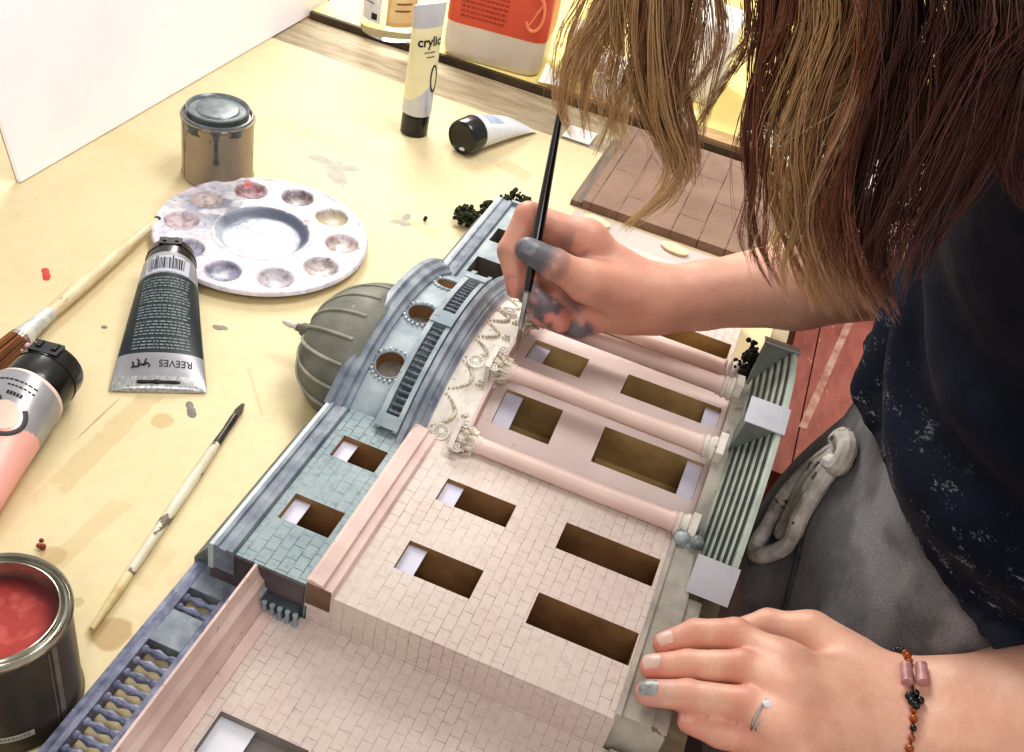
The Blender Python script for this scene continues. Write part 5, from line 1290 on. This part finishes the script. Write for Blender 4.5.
def strand_block(guide, s0, s1, cnt, ty, wild=0.0):
    global nb
    g0 = np.array(guide[0]); root = hp(.02 + .03 * random.random(), np.clip((g0[1] - .5) / .12, -1, 1) * .070 - .0, .085 - .06 * min(1, abs(g0[1] - .5) / .1))
    side = np.array([np.sign(g0[0] - .09) * .0, 0, 0])
    m1 = root * .55 + g0 * .45 + FW * .045 + np.array([0, -.02 if g0[1] < .47 else 0, .02])
    G = catmull([root, m1] + [np.array(q) for q in guide], 10); L_ = np.concatenate([[0], np.cumsum(np.linalg.norm(np.diff(G, axis=0), axis=1))]); L_ /= L_[-1]
    k = 0
    while k < cnt:
        n_ = min(random.randint(10, 24) if not wild else 2, cnt - k); k += n_
        a = random.uniform(0, 2 * PI); q = math.sqrt(random.random()) if not wild else random.uniform(1, 2.3)
        lx, ly = q * math.cos(a), q * math.sin(a); lph, lfr, lam = random.uniform(0, 6.28), random.uniform(1.4, 2.6), random.uniform(.002, .0068); lend = 1 - abs(random.gauss(0, .05)); lr = random.uniform(.0016, .0034)
        lc = random.random()
        for _ in range(n_):
            end = lend * (1 - abs(random.gauss(0, .03)) if random.random() < .85 else random.uniform(.7, 1))
            t = np.linspace(0, end, NS); C_ = np.stack([np.interp(t, L_, G[:, i]) for i in range(3)], 1)
            a2 = random.uniform(0, 2 * PI); q2 = math.sqrt(random.random()); rr = s0 + (s1 - s0) * t; r2 = lr * np.interp(t, [0, .5, .85, 1], [1.6, 1.1, .8, .5])
            ph, fr, am = random.uniform(0, 6.28), random.uniform(3, 7), random.uniform(.0002, .0009) * (1 + (q > 1))
            wv = lam * np.sin(lfr * t * 2 * PI + lph) * sstep(.25, .6, t); wv2 = lam * np.cos(lfr * t * 2 * PI + lph * 1.3) * sstep(.25, .6, t)
            C_[:, 0] += rr * lx + r2 * q2 * math.cos(a2) + wv + am * np.sin(fr * t * 3 + ph); C_[:, 1] += .8 * rr * ly + r2 * q2 * math.sin(a2) + wv2 + am * np.cos(fr * t * 3 + ph * 1.7); C_[:, 2] += rr * random.gauss(0, .1)
            P, T, N, Bn = frames(C_); r_ = np.interp(t / end, [0, .75, 1], [.00031, .00027, .00008]) * random.uniform(.7, 1.25)
            ring = np.stack([P + r_[:, None] * (math.cos(u) * N + math.sin(u) * Bn) for u in (0, 2.094, 4.189)], 1).reshape(-1, 3)
            f = np.arange(NS - 1)[:, None, None] * 3 + np.array([[[0, 1, 4, 3], [1, 2, 5, 4], [2, 0, 3, 5]]]); HF.append((f.reshape(-1, 4) + nb)); HV.append(ring); nb += NS * 3
            c0, c1 = HCOL[ty]; u_ = min(1, max(0, .65 * lc + .5 * random.random() - .07)); cc = lin(c0) * (1 - u_) + lin(c1) * u_
            dk_ = lin(HCOL['R' if ty != 'D' else 'D'][1]); w_ = np.interp(t, [0, .3, .5, 1], [.8, .5, .12, 0])[:, None]; cs = cc * (1 - w_) + dk_ * w_
            HCo.append(np.repeat(cs, 3, axis=0))
for g_, s0, s1, cnt, ty in GD: strand_block(g_, s0, s1, int(cnt * 1.2), ty); strand_block(g_, s0, s1, int(cnt * .09), ty, 1.0)
HV = np.vstack(HV); HF = np.vstack(HF); HCo = np.vstack(HCo)
hm = vm('long_hair', .31, nscale=300, namt=.1, spec=.5)
mk('hair', unroot(HV), HF, hm, person, smooth=True, col=HCo)
# hair over the crown and back of the head
cv = []; cf = []
def crown(P):
    d = ell(P, hp(-.022, 0, .022), (.106, .086, .100), HM); d = smin(d, ell(P, hp(-.055, 0, -.050), (.060, .080, .080), HM), .03)
    return np.maximum(d, -(ell(P, hp(.075, 0, -.045), (.075, .062, .085), HM)))
V, Q = mesher(crown, (-.02, .38, .45), (.28, .62, .74), .004)
C = np.tile(lin((84, 58, 46)), (len(V), 1)); bl(.6 * sstep(.4, .6, vnoise(np.stack([V[:, 0], V[:, 1] * 8, V[:, 2]], 1), 60, 91)), (52, 34, 28))
mk('hair_crown', unroot(V), Q, hm, person, smooth=True, col=C)

# ---------------------------------------------------------------- light
w = bpy.data.worlds.new('world'); SC.world = w; w.use_nodes = True
w.node_tree.nodes['Background'].inputs['Color'].default_value = (1.0, .96, .90, 1); w.node_tree.nodes['Background'].inputs['Strength'].default_value = .60
def area(name, loc, tgt, size, power, col):
    l = bpy.data.lights.new(name, 'AREA'); l.energy = power; l.size = size; l.color = col; o = bpy.data.objects.new(name, l); COL.objects.link(o); o.location = loc
    o.rotation_euler = (Vector(tgt) - Vector(loc)).to_track_quat('-Z', 'Y').to_euler(); return o
area('window_light', (-.70, 2.15, 1.10), (-.10, 1.05, 0), .8, 40, (1, .98, .92))
area('ceiling_light', (.38, .95, 1.7), (0, .7, 0), .7, 19, (1, .98, .94))
area('front_fill', (.15, -.7, 1.5), (.1, .6, .2), .7, 9, (1, .96, .92))  # added fill lamp from the viewer's side, brightens hair and clothes
SC.view_settings.view_transform = 'Standard'; SC.view_settings.look = 'Medium High Contrast'; SC.view_settings.exposure = -.14; SC.view_settings.gamma = 1
